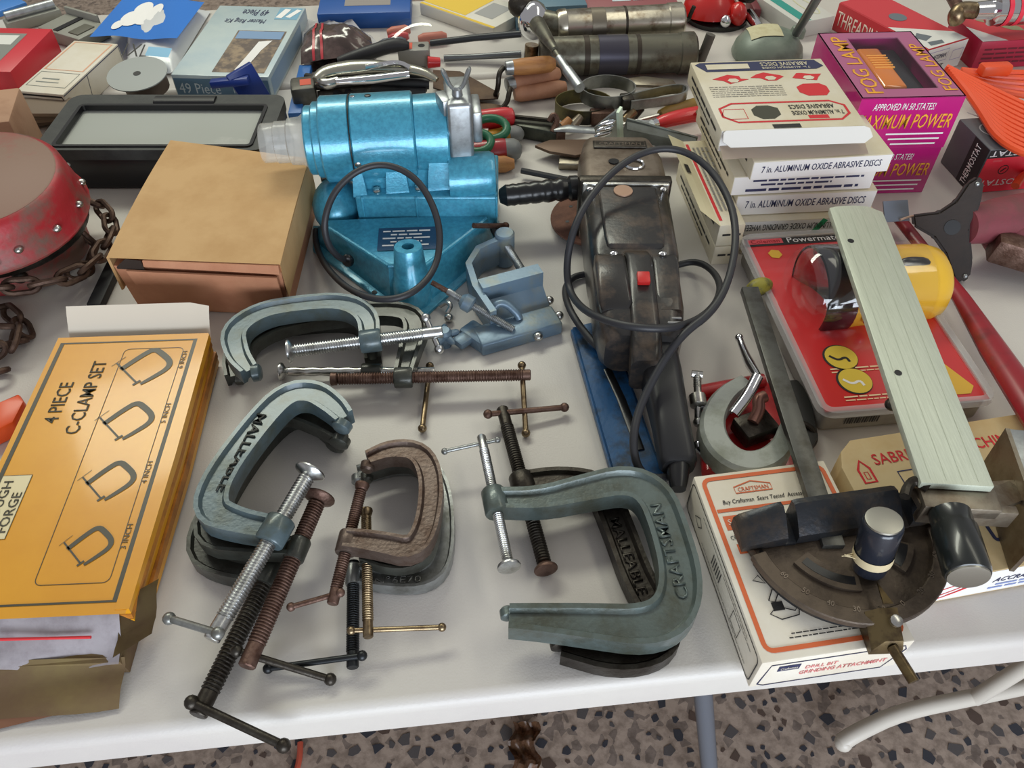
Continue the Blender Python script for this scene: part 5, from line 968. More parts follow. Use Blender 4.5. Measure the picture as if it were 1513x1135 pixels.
# ============================================================ FOG LAMP BOXES
MAG = M('magenta_card', (196, 28, 122), .25, 0, (176, 24, 112), 5, .4, .66, coat=.5); MAG2 = M('faded_magenta', (176, 96, 134), .4, coat=.4)
GOLD = M('gold_ink', (240, 170, 48), .5)
F, wd, d = rect3((1163, 50), (1346, 46), (1453, 141), .152); d = abs(d); F = F @ Matrix.Translation((.046, 0, 0)); wd -= .046
for (z0, z1, lab, up) in ((0, .074, 'magenta fog lamp box under another, beside the abrasive stack', False), (.0755, .152, 'upper magenta fog lamp box with clear window over amber lamp', True)):
    dx_ = 0; Fz = F @ Matrix.Translation((dx_, .002 if not up else 0, 0))
    t = thing('fog_lamp_box', lab, 'box', Fz @ Vector((wd / 2, d / 2, z0)), 'fog lamp boxes', F.to_euler().z); h = z1 - z0
    if up:
        th = .002
        for n_, a, c in (('box_wall', (0, 0, z0), (wd, th, z1)), ('box_wall', (0, d - th, z0), (wd, d, z1)), ('box_wall', (0, th, z0), (th, d - th, z1)), ('box_wall', (wd - th, th, z0), (wd, d - th, z1)), ('box_floor', (th, th, z0), (wd - th, d - th, z0 + th))):
            b = B(Fz); b.span(a, c); part(n_, b, MAG, t)
        x0, x1, y0, y1 = wd * .27, wd * .80, d * .12, d * .90
        outr = [(0, 0), (wd, 0), (wd, d), (0, d)]; innr = [(x0, y0), (x1, y0), (x1, y1), (x0, y1)]
        b = B(Fz); b.ringprism(outr, innr, z1 - .0015, z1); tp = part('box_top', b, MAG2, t)
        b = B(Fz); b.rect(x0 - .002, y0 - .002, x1 + .002, y1 + .002, z1 + .0006); part('clear_window', b, CLEAR, t, smooth=0)
        b = B(Fz); b.span((x0 - .01, y0 - .01, z0 + .02), (x1 + .012, y1 + .01, z0 + .026)); part('inner_tray', b, M('tray_black', (40, 40, 42), .4), t)
        b = B(Fz); b.span((x0 + .002, y0 + .008, z0 + .026), (x1 - .004, y1 - .012, z0 + .066), .006, 3); lm = part('lamp_body', b, M('lamp_black', (30, 30, 32), .25), t)
        b = B(Fz); b.span((x0 + .006, y0 + .012, z0 + .060), (x1 - .034, y1 - .022, z0 + .073), .005, 3); part('amber_lens', b, M('amber_lens', (226, 128, 36), .12, coat=.6), lm)
        for k in range(6): b = B(Fz); yy = y1 - .05 - k * .007; b.span((x0 + .012, yy, z0 + .0725), (x0 + .040, yy + .0022, z0 + .0742)); part('lens_glow_rib', b, M('amber_glow', (250, 176, 80), .2), lm)  # ribs brighter than the lens, glow spots put into their colour
        ftop = Fz @ Matrix.Translation((0, 0, z1 + .0004))
        txt(t, 'QUARTZ FOG LAMP', ftop @ frame((wd * .06, d * .92, 0), (0, -1, 0), z=(0, 0, 1)), .0, .0, d * .80, wd * .15, GOLD, bold=.02) if False else txt(t, 'FOG LAMP', ftop @ frame((wd * .24, d * .06, 0), (0, 1, 0), z=(0, 0, 1)), 0, 0, d * .86, wd * .16, GOLD, bold=.02)
        txt(t, 'FOG LAMP', ftop @ frame((wd * .97, d * .08, 0), (0, 1, 0), z=(0, 0, 1)), 0, 0, d * .70, wd * .13, GOLD, bold=.02)
    else:
        b = B(Fz); b.span((0, 0, z0), (wd, d, z1), .001); part('carton', b, MAG, t)
    ff = faces(Fz, wd, d, z0, z1)['front']
    txt(t, 'APPROVED IN 50 STATES!', ff, wd * .14, h * .76, wd * .60, h * .13, WHITEINK, bold=.02, shear=.15)
    txt(t, 'MAXIMUM POWER', ff, wd * .02, h * .40, wd * .94, h * .28, GOLD, bold=.03, shear=.1)
    for k in range(3): b = B(ff); b.rect(wd * (.36 + .04 * k), h * (.28 - .1 * k), wd * (.93 - .02 * k), h * (.31 - .1 * k)); part('print_line', b, WHITEINK, t, smooth=0)
# cellophane edge highlight strip on the upper box
b = B(F); b.tube([(0, -.001, .158), (wd, -.001, .158)], .0016, 6); b_ = single('cellophane_seam', b, M('cello', (226, 190, 214), .1, alpha=.6), 'clear cellophane seam along edge of upper fog lamp box', 'film') if False else None; b.bm.free() if b_ is None else None

# ============================================================ THERMOSTAT BOX
GRT = M('grey_black_card', (92, 94, 98), .4, 0, (80, 82, 86), 6, .4, .6)
A, D = W(1464, 222, .072), W(1560, 214, .072); F = flat((A.x, A.y, TZ), math.atan2(D.y - A.y, D.x - A.x)); wd = .15; d = .085
t, f = carton('thermostat_box', 'grey box with pink-red front lettered THERMOSTAT, beside magenta boxes', 'box', F, wd, d, 0, .072, GRT)
b = B(f['front']); b.rect(.001, .001, wd - .001, .058, .0001); rp_ = part('red_front', b, M('hot_red', (228, 46, 66), .4), t, smooth=0)
b = B(f['front']); b.rect(.001, .058, wd - .001, .071, .0001); bp_ = part('black_band', b, INK, t, smooth=0)
txt(bp_, 'THERMOSTAT', f['frontflip'] @ Matrix.Translation((0, 0, .0003)), wd * .2, .002, wd * .78, .009, WHITEINK, bold=.02)
txt(rp_, 'THERMOSTAT', f['frontflip'] @ Matrix.Translation((0, 0, .0003)), wd * .2, .050, wd * .75, .010, WHITEINK, bold=.03)
b = B(f['front'] @ Matrix.Translation((0, 0, .0003))); b.outline(arc(.035, .038, .007, 0, 345, 20), .0012); b.outline([(.032, .035), (.038, .041)], .002, 0, False); part('round_mark', b, INK, rp_, smooth=0)
b = B(f['front'] @ Matrix.Translation((0, 0, .0003))); b.rect(.012, .052, .026, .055); part('print_line', b, M('pink_ink'), rp_, smooth=0)
b = B(f['left']); b.rect(d * .55, .001, d - .001, .071, .0001); lp_ = part('black_band', b, INK, t, smooth=0)
txt(lp_, 'THERMOSTAT', f['left'] @ frame((d * .80, .004, .0003), (0, 1, 0), (-1, 0, 0)), 0, -.0, .062, .012, WHITEINK, bold=.02)
b = B(f['top']); b.outline(arc(.03, .05, .016, 0, 345, 24), .002); b.outline(smooth_path([(.02, .10, 0), (.05, .06, 0), (.09, .03, 0), (.12, .03, 0)], 2), .003, 0, False); b.outline(smooth_path([(.04, .105, 0), (.07, .07, 0), (.10, .045, 0), (.13, .05, 0)], 2), .002, 0, False); part('printed_drawing', b, M('pale_grey_ink', (170, 172, 174), .5), t, smooth=0)

# ============================================================ ORANGE EXTENSION CORD
ORC = M('orange_cord', (232, 84, 40), .38)
q = W(1500, 160, .02); t = thing('coiled_extension_cord', 'bright orange extension cord coiled in a thick bundle', 'cord', (q.x, q.y, TZ))
for k in range(11):
    z = .088 - .0006 * k; b = B(); b.tube(smooth_path([W(1398 + 3 * k, 100 + 3.5 * k, z + .004), W(1430 + 2 * k, 116 + 5 * k, z), W(1475, 138 + 7 * k, z), W(1530, 164 + 7 * k, z - .002), W(1600, 180 + 5 * k, z)], 2), .0058, 8); part('cord_strand', b, ORC, t)
b = B(); q = W(1470, 102, .06); b.box(q, (.05, .02, .018), Matrix.Rotation(.1, 4, 'Z'), .004); part('plug', b, ORC, t)
for k in range(5):
    b = B(); b.tube(smooth_path([W(1420, 104 + 2 * k, .05), W(1460, 108 + 6 * k, .05 - .004 * k), W(1530, 108 + 9 * k, .05 - .004 * k), W(1600, 110 + 9 * k, .04)], 2), .0056, 8); part('cord_strand', b, ORC, t)
b = B(); b.tube(smooth_path([W(1500, 275, .03), W(1508, 262, .035), W(1520, 256, .03), W(1540, 262, .02)], 2), .006, 8); single('orange_hook', b, ORC, 'orange plastic hook lying against the thermostat box front', 'hook')

# ============================================================ RED CAST VISE STAND AND BROWN TRIPOD FOOT
CASTRED = M('dull_red_casting', (132, 66, 74), .5, .2, (104, 70, 66), 14, .45, .68, .15, 200); BRN = M('dark_brown_casting', (44, 33, 27), .7, 0, (34, 26, 22), 24, .42, .66, .15, 220)
vt = thing('cast_tripod_stand', 'dull red cast stand with dark three-armed brown foot turned to the camera', 'stand', W(1440, 380))
pp = WL([(1446, 262, .105), (1456, 268, .10), (1449, 300, .075), (1434, 340, .055), (1437, 385, .03), (1434, 408, .008), (1422, 418, .004), (1409, 412, .006), (1396, 375, .03), (1380, 352, .05), (1350, 333, .066), (1349, 318, .072), (1390, 313, .078), (1412, 296, .088), (1432, 270, .104)])
nz = Vector((-.30, -.80, .50)).normalized(); ctr = W(1424, 418, .006)
def onp(px, py):
    c_ = Vector(cam.location); d_ = W(px, py, 0) - c_; return c_ + d_ * ((ctr - c_).dot(nz) / d_.dot(nz))
pp = [onp(x, y) for x, y in ((1446, 260), (1455, 268), (1450, 300), (1434, 340), (1438, 385), (1434, 410), (1422, 419), (1409, 412), (1396, 375), (1380, 352), (1350, 335), (1348, 318), (1388, 313), (1412, 297), (1430, 270))]
b = B(); b.loft([pp, [p - nz * .014 for p in pp]]); bmesh.ops.bevel(b.bm, geom=b.bm.edges[:], offset=.003, segments=2, affect='EDGES'); ft = part('tripod_foot', b, BRN, vt)
b = B(); b.lathe(onp(1407, 336), nz, [(0, .0095), (.0006, .0095)], 20); part('socket_hole', b, BLACKP, ft)
for px, py in ((1444, 272), (1426, 408)):
    b = B(); b.ball(onp(px, py), .003); part('rivet', b, SATIN, ft)
b = B(); b.lathe(onp(1425, 335) - nz * .012, (1, .35, -.12), [(0, .024), (.03, .026), (.06, .030), (.11, .032), (.20, .030)], 24); part('pedestal', b, CASTRED, vt)
b = B(); q = W(1530, 352, .032); b.ball((q.x, q.y, q.z + .0), .045, (1.6, .9, .72)); part('body', b, CASTRED, vt)
b = B(); b.lathe(W(1478, 318, .062), (.1, -.2, 1), [(0, .020), (.004, .020), (.005, .015)], 18); part('top_recess', b, BRN, vt)
b = B(); b.beam(W(1466, 362, .04), W(1560, 390, .03), .03, .035, bev=.004); part('jaw_bar', b, RUST, vt)
rw = thing('long_red_wrench', 'long red painted wrench handle lying between lantern pack and cast stand', 'wrench', W(1450, 470))
b = B(); b.tube([W(1330, 325, .02), W(1378, 385, .022), W(1420, 440, .030), W(1470, 520, .046), W(1530, 610, .066), W(1580, 690, .068)], [.009, .009, .011, .016, .018, .018], 12, flat_=.7); part('handle', b, M('dark_red_paint', (150, 30, 42), .35, 0, (110, 30, 36), 20, .5, .7), rw)
b = B(); b.ball(W(1376, 376, .036), .008); part('pivot_pin', b, MATS['dark_red_paint'], rw)
b = B(); b.box(W(1324, 312, .045), (.034, .028, .002), Matrix.Rotation(.1, 4, 'Z') @ Matrix.Rotation(.7, 4, 'X')); tg = single('price_tag', b, M('grey_tag', (112, 120, 134), .5), 'small blue-grey tag by the aluminium bar tip', 'tag')
b = B(); b.tube(smooth_path([W(1330, 325, .04), W(1350, 318, .04), W(1366, 322, .05), W(1372, 334, .05), W(1362, 340, .045)], 2), .0016, 6); single('string_loop', b, M('string', (190, 160, 140), .7), 'loop of pale string tied on the brown tripod foot', 'string')
b = B(); b.ball(W(1122, 424, .04), .014, (1.3, .8, .8), Matrix.Rotation(.4, 4, 'Z')); single('yellow_plug', b, M('olive_yellow', (150, 142, 50), .5, 0, (60, 60, 50), 60), 'small olive-yellow plug between mitre bar tip and lantern pack', 'plug')

# ============================================================ TOP RIGHT: THREADING BOXES AND OTHERS
z1 = .05
F, wd, d = rect3((1240, 4), (1372, 74), (1448, 64), z1)
REDB = M('red_board', (196, 48, 56), .4)
t, f = carton('threading_set_box', 'red and white box lettered THREADING on its red side', 'box', F, wd, d, 0, z1, REDB)
b = B(f['top']); b.rect(wd * .0, .002, wd - .001, d - .002); tt = part('top_print', b, M('red_print_top', (206, 62, 70), .4), t, smooth=0)
b = B(f['top'] @ Matrix.Translation((0, 0, .0002))); b.poly([(wd * .55, .003), (wd - .002, .003), (wd - .002, d - .004), (wd * .86, d - .004)]); part('white_triangle', b, PWH, tt, smooth=0)
b = B(f['top'] @ Matrix.Translation((0, 0, .0004))); b.poly([(wd * .74, .03), (wd * .80, .012), (wd * .88, .022), (wd * .84, .045)]); part('printed_die', b, M('photo_grey', (110, 118, 124), .4), tt, smooth=0)
b = B(f['top'] @ Matrix.Translation((0, 0, .0004))); b.poly([(wd * .90, .02), (wd * .96, .015), (wd * .97, .045), (wd * .92, .05)]); part('printed_die', b, MATS['photo_grey'], tt, smooth=0)
b = B(f['top'] @ Matrix.Translation((0, 0, .0004))); b.lathe((wd * .45, d * .5, 0), (0, 0, 1), [(0, .016), (.0002, .016)], 20); part('printed_disc', b, MATS['photo_grey'], tt)
txt(t, 'THREADING', f['front'], wd * .03, .012, wd * .52, .026, M('pale_cream_ink', (238, 214, 196), .5), bold=.02)
b = B(f['right']); b.rect(.001, .001, d - .001, z1 - .001); wp_ = part('white_end', b, PWH, t, smooth=0)
txt(wp_, 'CRAFTSMAN', f['right'] @ Matrix.Translation((0, 0, .0003)), d * .10, z1 * .55, d * .42, .008, NAVY); txt(wp_, 'SET', f['right'] @ Matrix.Translation((0, 0, .0003)), d * .34, .006, d * .2, .010, INK, bold=.02)
b = B(f['right'] @ Matrix.Translation((0, 0, .0003))); b.outline([(d * .06, z1 * .44), (d * .56, z1 * .44), (d * .56, z1 * .84), (d * .06, z1 * .84)], .001); b.outline([(d * .68, z1 * .35), (d * .94, z1 * .35), (d * .94, z1 * .7), (d * .68, z1 * .7)], .001); part('price_box', b, M('lilac_ink', (160, 150, 190), .5), wp_, smooth=0)
F, wd, d = rect3((1452, 62), (1560, 56), (1410, 22), z1)
t, f = carton('red_tool_box', 'red carton with green-grey drawing on top, behind orange cord', 'box', F, wd, abs(d), 0, z1, M('crimson_board', (176, 32, 64), .4)); d = abs(d)
b = B(f['top']); b.rect(0, .0, wd, d); tt = part('top_print', b, MATS['red_print_top'], t, smooth=0)
b = B(f['top'] @ Matrix.Translation((0, 0, .0002))); b.poly([(.0, .0), (wd * .35, 0), (.0, d * .55)]); b.bm.faces.ensure_lookup_table(); part('white_triangle', b, PWH, tt, smooth=0)
b = B(f['top'] @ Matrix.Translation((0, 0, .0003))); b.poly([(wd * .22, d * .75), (wd * .34, d * .85), (wd * .50, d * .62), (wd * .70, d * .45), (wd * .72, d * .30), (wd * .55, d * .35), (wd * .40, d * .55)]); part('printed_lizard_shape', b, M('print_olive', (150, 150, 116), .5), tt, smooth=0) if False else part('printed_drawing', b, M('print_olive', (150, 150, 116), .5), tt, smooth=0)
b = B(f['top'] @ Matrix.Translation((0, 0, .0003))); b.poly([(wd * .60, d * .88), (wd * .99, d * .80), (wd * .99, d * .40), (wd * .85, d * .42)]); part('printed_panel', b, M('print_cream', (206, 196, 160), .5), tt, smooth=0)
lines(f['front'], [(.01, wd - .01, .034 - .008 * k, .003) for k in range(4)], M('dark_crimson_ink', (104, 20, 40), .5), t)
# teal striped white box
F, wd, d = rect3((1196, 46), (1243, 44), (1120, -30), .03); d = abs(d)
t, f = carton('striped_box', 'white box with teal stripe and oval label behind fog lamp box', 'box', F @ Matrix.Rotation(.30, 4, 'Z') @ Matrix.Translation((.0, .035, 0)), .085, .20, 0, .03, M('box_offwhite', (206, 206, 198), .5))
b = B(f['top']); b.rect(.012, .002, .032, .198); part('teal_stripe', b, M('teal_ink', (52, 150, 138), .5), t, smooth=0)
b = B(f['top']); b.outline([(.062 + .012 * math.cos(R(a)), .06 + .04 * math.sin(R(a))) for a in range(0, 360, 20)], .003); part('oval_label', b, M('pale_olive_ink', (206, 204, 170), .5), t, smooth=0)
# grey green dome base with rod and paper label
t = thing('dome_base', 'grey-green dome base with steel rod and old paper label', 'base', W(1135, 92)); dq = W(1132, 82, .0)
b = B(); b.lathe((dq.x, dq.y, TZ), (0, 0, 1), [(0, .062), (.005, .064), (.020, .060), (.036, .048), (.044, .030), (.047, .006)], 36); dm = part('dome', b, M('grey_green_paint', (126, 138, 126), .42, .1, (106, 116, 106), 20), t)
def domez(r):
    P_ = [(0, .0475), (.006, .047), (.030, .044), (.048, .036), (.060, .020), (.064, .005)]
    for (a, za), (c, zc) in zip(P_, P_[1:]):
        if r <= c: return za + (zc - za) * (r - a) / (c - a)
    return 0
b = B(); b.grid(12, 10, lambda u, v: (dq.x - .040 + .056 * u, dq.y - .022 + .050 * v, TZ + .0016 + domez(math.hypot(-.040 + .056 * u, -.022 + .050 * v)))); part('paper_label', b, M('aged_label', (206, 200, 164), .7, 0, (190, 180, 140), 40), dm)
b = B(); b.tube([W(1176, 50, .045), W(1188, 30, .075), W(1230, -40, .20)], .0075, 14); part('rod', b, M('rod_steel', (112, 114, 116), .35, .8), t)
b = B(); b.lathe(W(1176, 54, .03), (.2, .1, .9), [(0, .014), (.014, .013), (.018, .009)], 16); part('rod_socket', b, M('grey_green_paint'), t)
# red cast pulleys near the far right edge, chrome parts
t = thing('red_vise', 'small bright red bench tool with black base by the grease gun tail', 'vise', W(1070, 30)); 
b = B(); q = W(1058, 28, 0); b.lathe((q.x, q.y, TZ), (0, 0, 1), [(0, .06), (.008, .06), (.012, .052)], 30); part('base', b, BLACKP, t)
b = B(); b.lathe((q.x - .015, q.y, TZ + .012), (0, .1, 1), [(0, .055), (.02, .05), (.045, .03), (.05, .02)], 26); part('body', b, M('gloss_red', (200, 36, 32), .3, coat=.4), t)
b = B(); b.ball((q.x + .03, q.y - .035, TZ + .024), .022, (.8, 1, 1)); part('finned_knob', b, M('gloss_red'), t)
b = B(); b.lathe((q.x + .045, q.y + .0, TZ + .05), (.3, -.8, .3), [(0, .018), (.02, .018), (.024, .012)], 20); part('spindle', b, DARKSTEEL, t)
b = B(); b.ball((q.x + .005, q.y - .052, TZ + .018), .012); part('bolt', b, CHROME, t)
b = B(); b.tube([W(1106, 20, .02), W(1122, 42, .015)], .010, 12); single('chrome_tube', b, CHROME, 'short chrome tube end beside small red bench tool', 'tube')
b = B(); b.beam(W(1108, 2, .012), W(1118, 22, .012), .016, .022, bev=.003); single('maroon_bar', b, M('maroon_board', (110, 40, 46), .5), 'maroon block between chrome tube and teal striped box', 'block')
t = thing('air_fitting', 'chrome air fitting with red rings and brass elbow at far edge', 'fitting', W(1450, 18)); 
b = B(); b.lathe(W(1440, 16, .092), (1, .1, .02), [(0, .014), (.03, .016), (.032, .026), (.10, .028), (.13, .022)], 22); part('barrel', b, CHROME, t)
for s in (.045, .065): b = B(); b.lathe(W(1440, 16, .092) + Vector((1, .1, .02)).normalized() * s, (1, .1, .02), [(0, .0275), (.008, .0278)], 22, cap=False); part('red_ring', b, M('ring_red', (220, 50, 70), .4), t)
b = B(); b.tube(smooth_path([W(1445, 16, .092), W(1420, 14, .088), W(1412, 22, .082), W(1414, 30, .072)], 2), .014, 12); part('elbow', b, BRASSY, t)
b = B(); b.tube([W(1405, -8, .085), W(1415, 10, .09), W(1416, 20, .084)], .010, 10); part('stem', b, RUST, t)
b = B(); b.beam(W(1500, 8, .02), W(1600, 6, .02), .05, .03, bev=.004); single('black_tool_case', b, M('case_black', (40, 42, 40), .5), 'black tool case at the far edge beyond the red tool cartons', 'case')
# ============================================================ TOOLS IN THE BACK MIDDLE
WOOD = M('worn_wood', (178, 124, 70), .55, 0, (150, 98, 56), 18, .4, .66, .1, 120, stretch=(1, 6, 6)); WOOD2 = M('pinkish_wood', (176, 126, 96), .6, 0, (156, 106, 80), 18, .4, .66)
def at_box(px, py, h, sx, sy, sz, ang, bev=.003, zc=None):
    q = W(px, py, h); Fq = flat((q.x, q.y, TZ), R(ang)); b = B(Fq); b.box((0, 0, (zc if zc is not None else h) ), (sx, sy, sz), None, bev); return b, Fq
# grease guns
GUN = M('stained_chrome', (190, 184, 168), .28, .9, (110, 88, 66), 30, .5, .7, .06, 200); GUN2 = M('greasy_grey_steel', (112, 110, 98), .38, .8, (70, 58, 48), 24, .48, .68, .08, 200)
def greasegun(label, a, c, r, mat, bands):
    ax = (c - a).normalized(); L = (c - a).length; t = thing('grease_gun', label, 'grease gun', Vector(((a.x + c.x) / 2, (a.y + c.y) / 2, TZ)), 'grease guns')
    b = B(); b.lathe(a, ax, [(0, r * .9), (.004, r), (.016, r * 1.03), (.018, r * .98), (L - .03, r * .98), (L - .028, r * 1.04), (L - .004, r * 1.05), (L, r * .9)], 30); bar = part('barrel', b, mat, t)
    for s0, s1, m in bands: b = B(); b.lathe(a + ax * s0, ax, [(0, r * .985), (.0005, r * 1.0), (s1 - s0, r * 1.0), (s1 - s0 + .0005, r * .985)], 30, cap=False); part('stain_band', b, m, bar)
    return t, ax
DK = M('band_dark', (66, 58, 50), .45, .6)
a, c = W(822, 40, .052), W(1008, 30, .052); t, ax = greasegun('upper grease gun of stained chrome with domed head and lever', a, c, .029, GUN, ((.06, .085, M('band_grey', (130, 122, 108), .4, .7)), (.12, .124, DK)))
b = B(); q = W(788, 30, .055); b.ball(q, .034, (.85, 1, 1)); hd = part('pump_head', b, CHROME, t)
b = B(); b.tube([q, a + ax * .01], .022, 16); part('neck', b, GUN2, t)
b = B(); b.ball(W(772, 8, .075), .022, (1.2, 1, 1)); part('lever_pivot', b, DARKSTEEL, t)
b = B(); b.tube([W(770, 50, .045), W(700, 56, .035), W(636, 64, .025)], .006, 10); part('lever', b, M('lever_black', (42, 44, 48), .4), t)
b = B(); b.tube(smooth_path([c + ax * .0, c + ax * .012, c + ax * .014 + Vector((0, 0, .012)), c + ax * .018 + Vector((0, 0, .024))], 2), .004, 8); part('plunger_hook', b, DARKSTEEL, t)
b = B(); b.tube([W(794, 36, .082), W(806, 54, .086), W(820, 74, .086)], [.014, .011, .006], 14); b.tube([W(812, 64, .086), W(835, 98, .080)], .0045, 10); part('nozzle_tube', b, GUN2, t)
b = B(); b.tube([W(826, 86, .083), W(838, 104, .079)], .0066, 12); b.tube([W(838, 104, .079), W(857, 130, .072)], .0085, 12); part('coupler', b, SATIN, t)
a, c = W(797, 84, .036), W(1026, 78, .036); t, ax = greasegun('lower grease gun of dark greasy steel with T-handle plunger', a, c, .033, GUN2, ((.075, .084, DK), (.10, .15, M('band_blue', (74, 72, 84), .4, .6)), (.165, .172, DK)))
b = B(); b.tube([c, c + ax * .014], .005, 10); part('plunger_rod', b, DARKSTEEL, t)
p = c + ax * .016; b = B(); b.tube([p + Vector((-.004, 0, -.022)), p + Vector((.008, .004, .030))], .0085, 12); part('t_handle', b, M('t_handle_grey', (92, 90, 84), .45), t)
b = B(); b.tube([W(786, 66, .05), W(784, 92, .02)], .012, 12); part('pump_head', b, BRASSY, t)
b = B(); b.tube([W(770, 80, .02), W(700, 84, .012), W(656, 86, .010)], [.006, .005, .006], 10); part('lever', b, M('rod_steel'), t)
# trowels
BLADE = M('rusted_blade', (98, 78, 60), .55, .5, (74, 56, 44), 20, .42, .64, .1, 160)
def trowel(label, blade, z, neck, h0, h1, hm, r):
    t = thing('pointing_trowel', label, 'trowel', W(*blade[0]), 'trowels')
    b = B(); q = [(W(x, y, z).x, W(x, y, z).y) for x, y in blade]; b.prism(q, TZ + z - .001, TZ + z + .001); part('blade', b, BLADE, t)
    b = B(); b.tube(smooth_path([W(*p) for p in neck], 2), .0042, 10); part('neck', b, DARKSTEEL, t)
    A, D = W(*h0), W(*h1); L = (D - A).length; b = B(); b.lathe(A, D - A, [(0, r * .8), (.003, r * .9), (L * .3, r), (L * .7, r * 1.02), (L - .008, r * .95), (L, r * .6)], 18); part('handle', b, hm, t)
    b = B(); b.lathe(A, A - D, [(-.002, r * .88), (.010, r * .8), (.011, r * .5)], 16); part('ferrule', b, SATIN, t)
trowel('trowel with orange-brown wooden handle and bent neck', [(640, 104), (680, 106), (738, 138), (736, 146), (700, 148), (640, 130)], .012, [(732, 140, .014), (736, 130, .03), (737, 108, .052), (744, 100, .054)], (756, 100, .054), (820, 94, .054), WOOD, .0135)
trowel('trowel with pinkish wooden handle, blade nearest the teal grinder', [(620, 158), (690, 148), (752, 158), (750, 168), (640, 172)], .006, [(742, 160, .008), (750, 150, .016), (752, 138, .026), (754, 130, .030)], (757, 124, .026), (826, 108, .026), WOOD2, .0145)
b = B(); a, c = W(760, 140, .014), W(858, 126, .014); b.lathe(a, c - a, [(0, .009), (.01, .013), (.08, .013), (.09, .010)], 16); single('loose_wooden_handle', b, WOOD2, 'loose wooden file handle lying under the trowel handles', 'file handle')
# handles and scissors behind the grinder
def rodthing(name, label, cat, a, c, prof, mat, cap=None, group='hand tool handles beside the teal grinder'):
    A, D = W(*a), W(*c); t = thing(name, label, cat, Vector(((A.x + D.x) / 2, (A.y + D.y) / 2, TZ)), group); L = (D - A).length
    b = B(); b.lathe(A, D - A, [(s * L, r) for s, r in prof], 18); part('handle', b, mat, t)
    if cap: b = B(); r = prof[-1][1]; b.lathe(D, D - A, [(-.001, r * 1.02), (.012, r * 1.0), (.020, r * .75), (.024, r * .3)], 18); part('end_cap', b, cap, t)
    b = B(); b.tube([A, A + (A - D).normalized() * .09], .0035, 8); part('shaft', b, STEEL, t)
    return t
RH = M('handle_red', (196, 40, 48), .35, coat=.3); DR = M('handle_dark_red', (150, 24, 34), .35, coat=.3); GC = M('cap_grey', (120, 122, 120), .4)
rodthing('screwdriver', 'screwdriver with light red rounded handle beside the wing nut', 'screwdriver', (694, 178, .030), (760, 172, .030), [(0, .010), (.2, .0145), (.8, .0155), (.96, .013), (1, .008)], RH)
rodthing('screwdriver', 'screwdriver with dark red ribbed handle and grey cap', 'screwdriver', (690, 226, .018), (748, 222, .018), [(0, .012), (.15, .017), (.9, .018), (1, .017)], DR, GC)
rodthing('screwdriver', 'screwdriver with yellow handle and grey cap', 'screwdriver', (716, 206, .016), (752, 200, .016), [(0, .010), (.2, .013), (1, .0135)], M('handle_yellow', (200, 140, 40), .35), GC)
rodthing('screwdriver', 'screwdriver with small bright red handle end', 'screwdriver', (722, 198, .010), (764, 194, .010), [(0, .008), (.6, .011), (.95, .010), (1, .006)], RH)
rodthing('file', 'file with plain orange wooden handle', 'file', (670, 246, .012), (760, 242, .012), [(0, .008), (.3, .012), (.85, .0125), (1, .007)], WOOD)
t = thing('scissors', 'scissors with dark green ring handles', 'scissors', W(712, 205)); GR = M('handle_green', (28, 98, 66), .4)
for cx, cy, rx, ry, z in ((724, 190, .026, .020, .036), (704, 210, .022, .017, .034)):
    q = W(cx, cy, z); b = B(); b.tube([q + Vector((rx * math.cos(R(a)), ry * math.sin(R(a)), .006 * math.sin(R(a)))) for a in range(0, 360, 18)], .0065, 10, closed=True); part('ring_handle', b, GR, t)
for y in (192, 208): b = B(); b.beam(W(704, y, .034), W(640, 196 + (200 - y) * .3, .03), .009, .004); part('blade', b, STEEL, t)
# strap wrenches
def strap(label, cx, cy, z, rx, ry, hgt, m1, hp, hm):
    q = W(cx, cy, z); t = thing('strap_wrench', label, 'wrench', (q.x, q.y, TZ), 'oil filter strap wrenches'); pts = [q + Vector((rx * math.cos(R(a)), ry * math.sin(R(a)), 0)) for a in range(0, 360, 12)]
    b = B(); b.sweep(pts, [(-.0008, -hgt / 2), (.0008, -hgt / 2), (.0008, hgt / 2), (-.0008, hgt / 2)], closed=True); part('band', b, m1, t)
    if hp: b = B(); b.sweep(smooth_path([W(*p) for p in hp], 2), [(-.0015, -.008), (.0015, -.008), (.0015, .008), (-.0015, .008)]); part('handle', b, hm, t)
    return t
BAND = M('spring_steel', (150, 152, 148), .3, .85, (110, 112, 110), 30, .45, .7); OLB = M('olive_band', (96, 88, 48), .45, .4, (40, 38, 32), 12, .45, .6)
t = strap('strap wrench with bright spring-steel band and looped handle', 898, 136, .034, .044, .036, .022, BAND, [(930, 146, .034), (960, 138, .034), (1000, 130, .034), (1016, 134, .034), (1012, 144, .034), (980, 150, .034), (932, 156, .034)], BAND)
b, _ = at_box(926, 150, .034, .02, .024, .02, 10); part('buckle', b, DARKSTEEL, t)
t = strap('strap wrench with dark olive band under the bright one', 862, 158, .014, .046, .036, .024, OLB, None, OLB)
b, _ = at_box(890, 172, .014, .04, .02, .022, 5); part('buckle', b, RUST, t)
b = B(); b.prism([(W(x, y, .03).x, W(x, y, .03).y) for x, y in ((928, 116), (950, 113), (994, 118), (999, 124), (994, 128), (940, 126))], TZ + .026, TZ + .031, .001); single('flat_file', b, GALV, 'worn flat steel file behind the bright strap wrench handle', 'file')
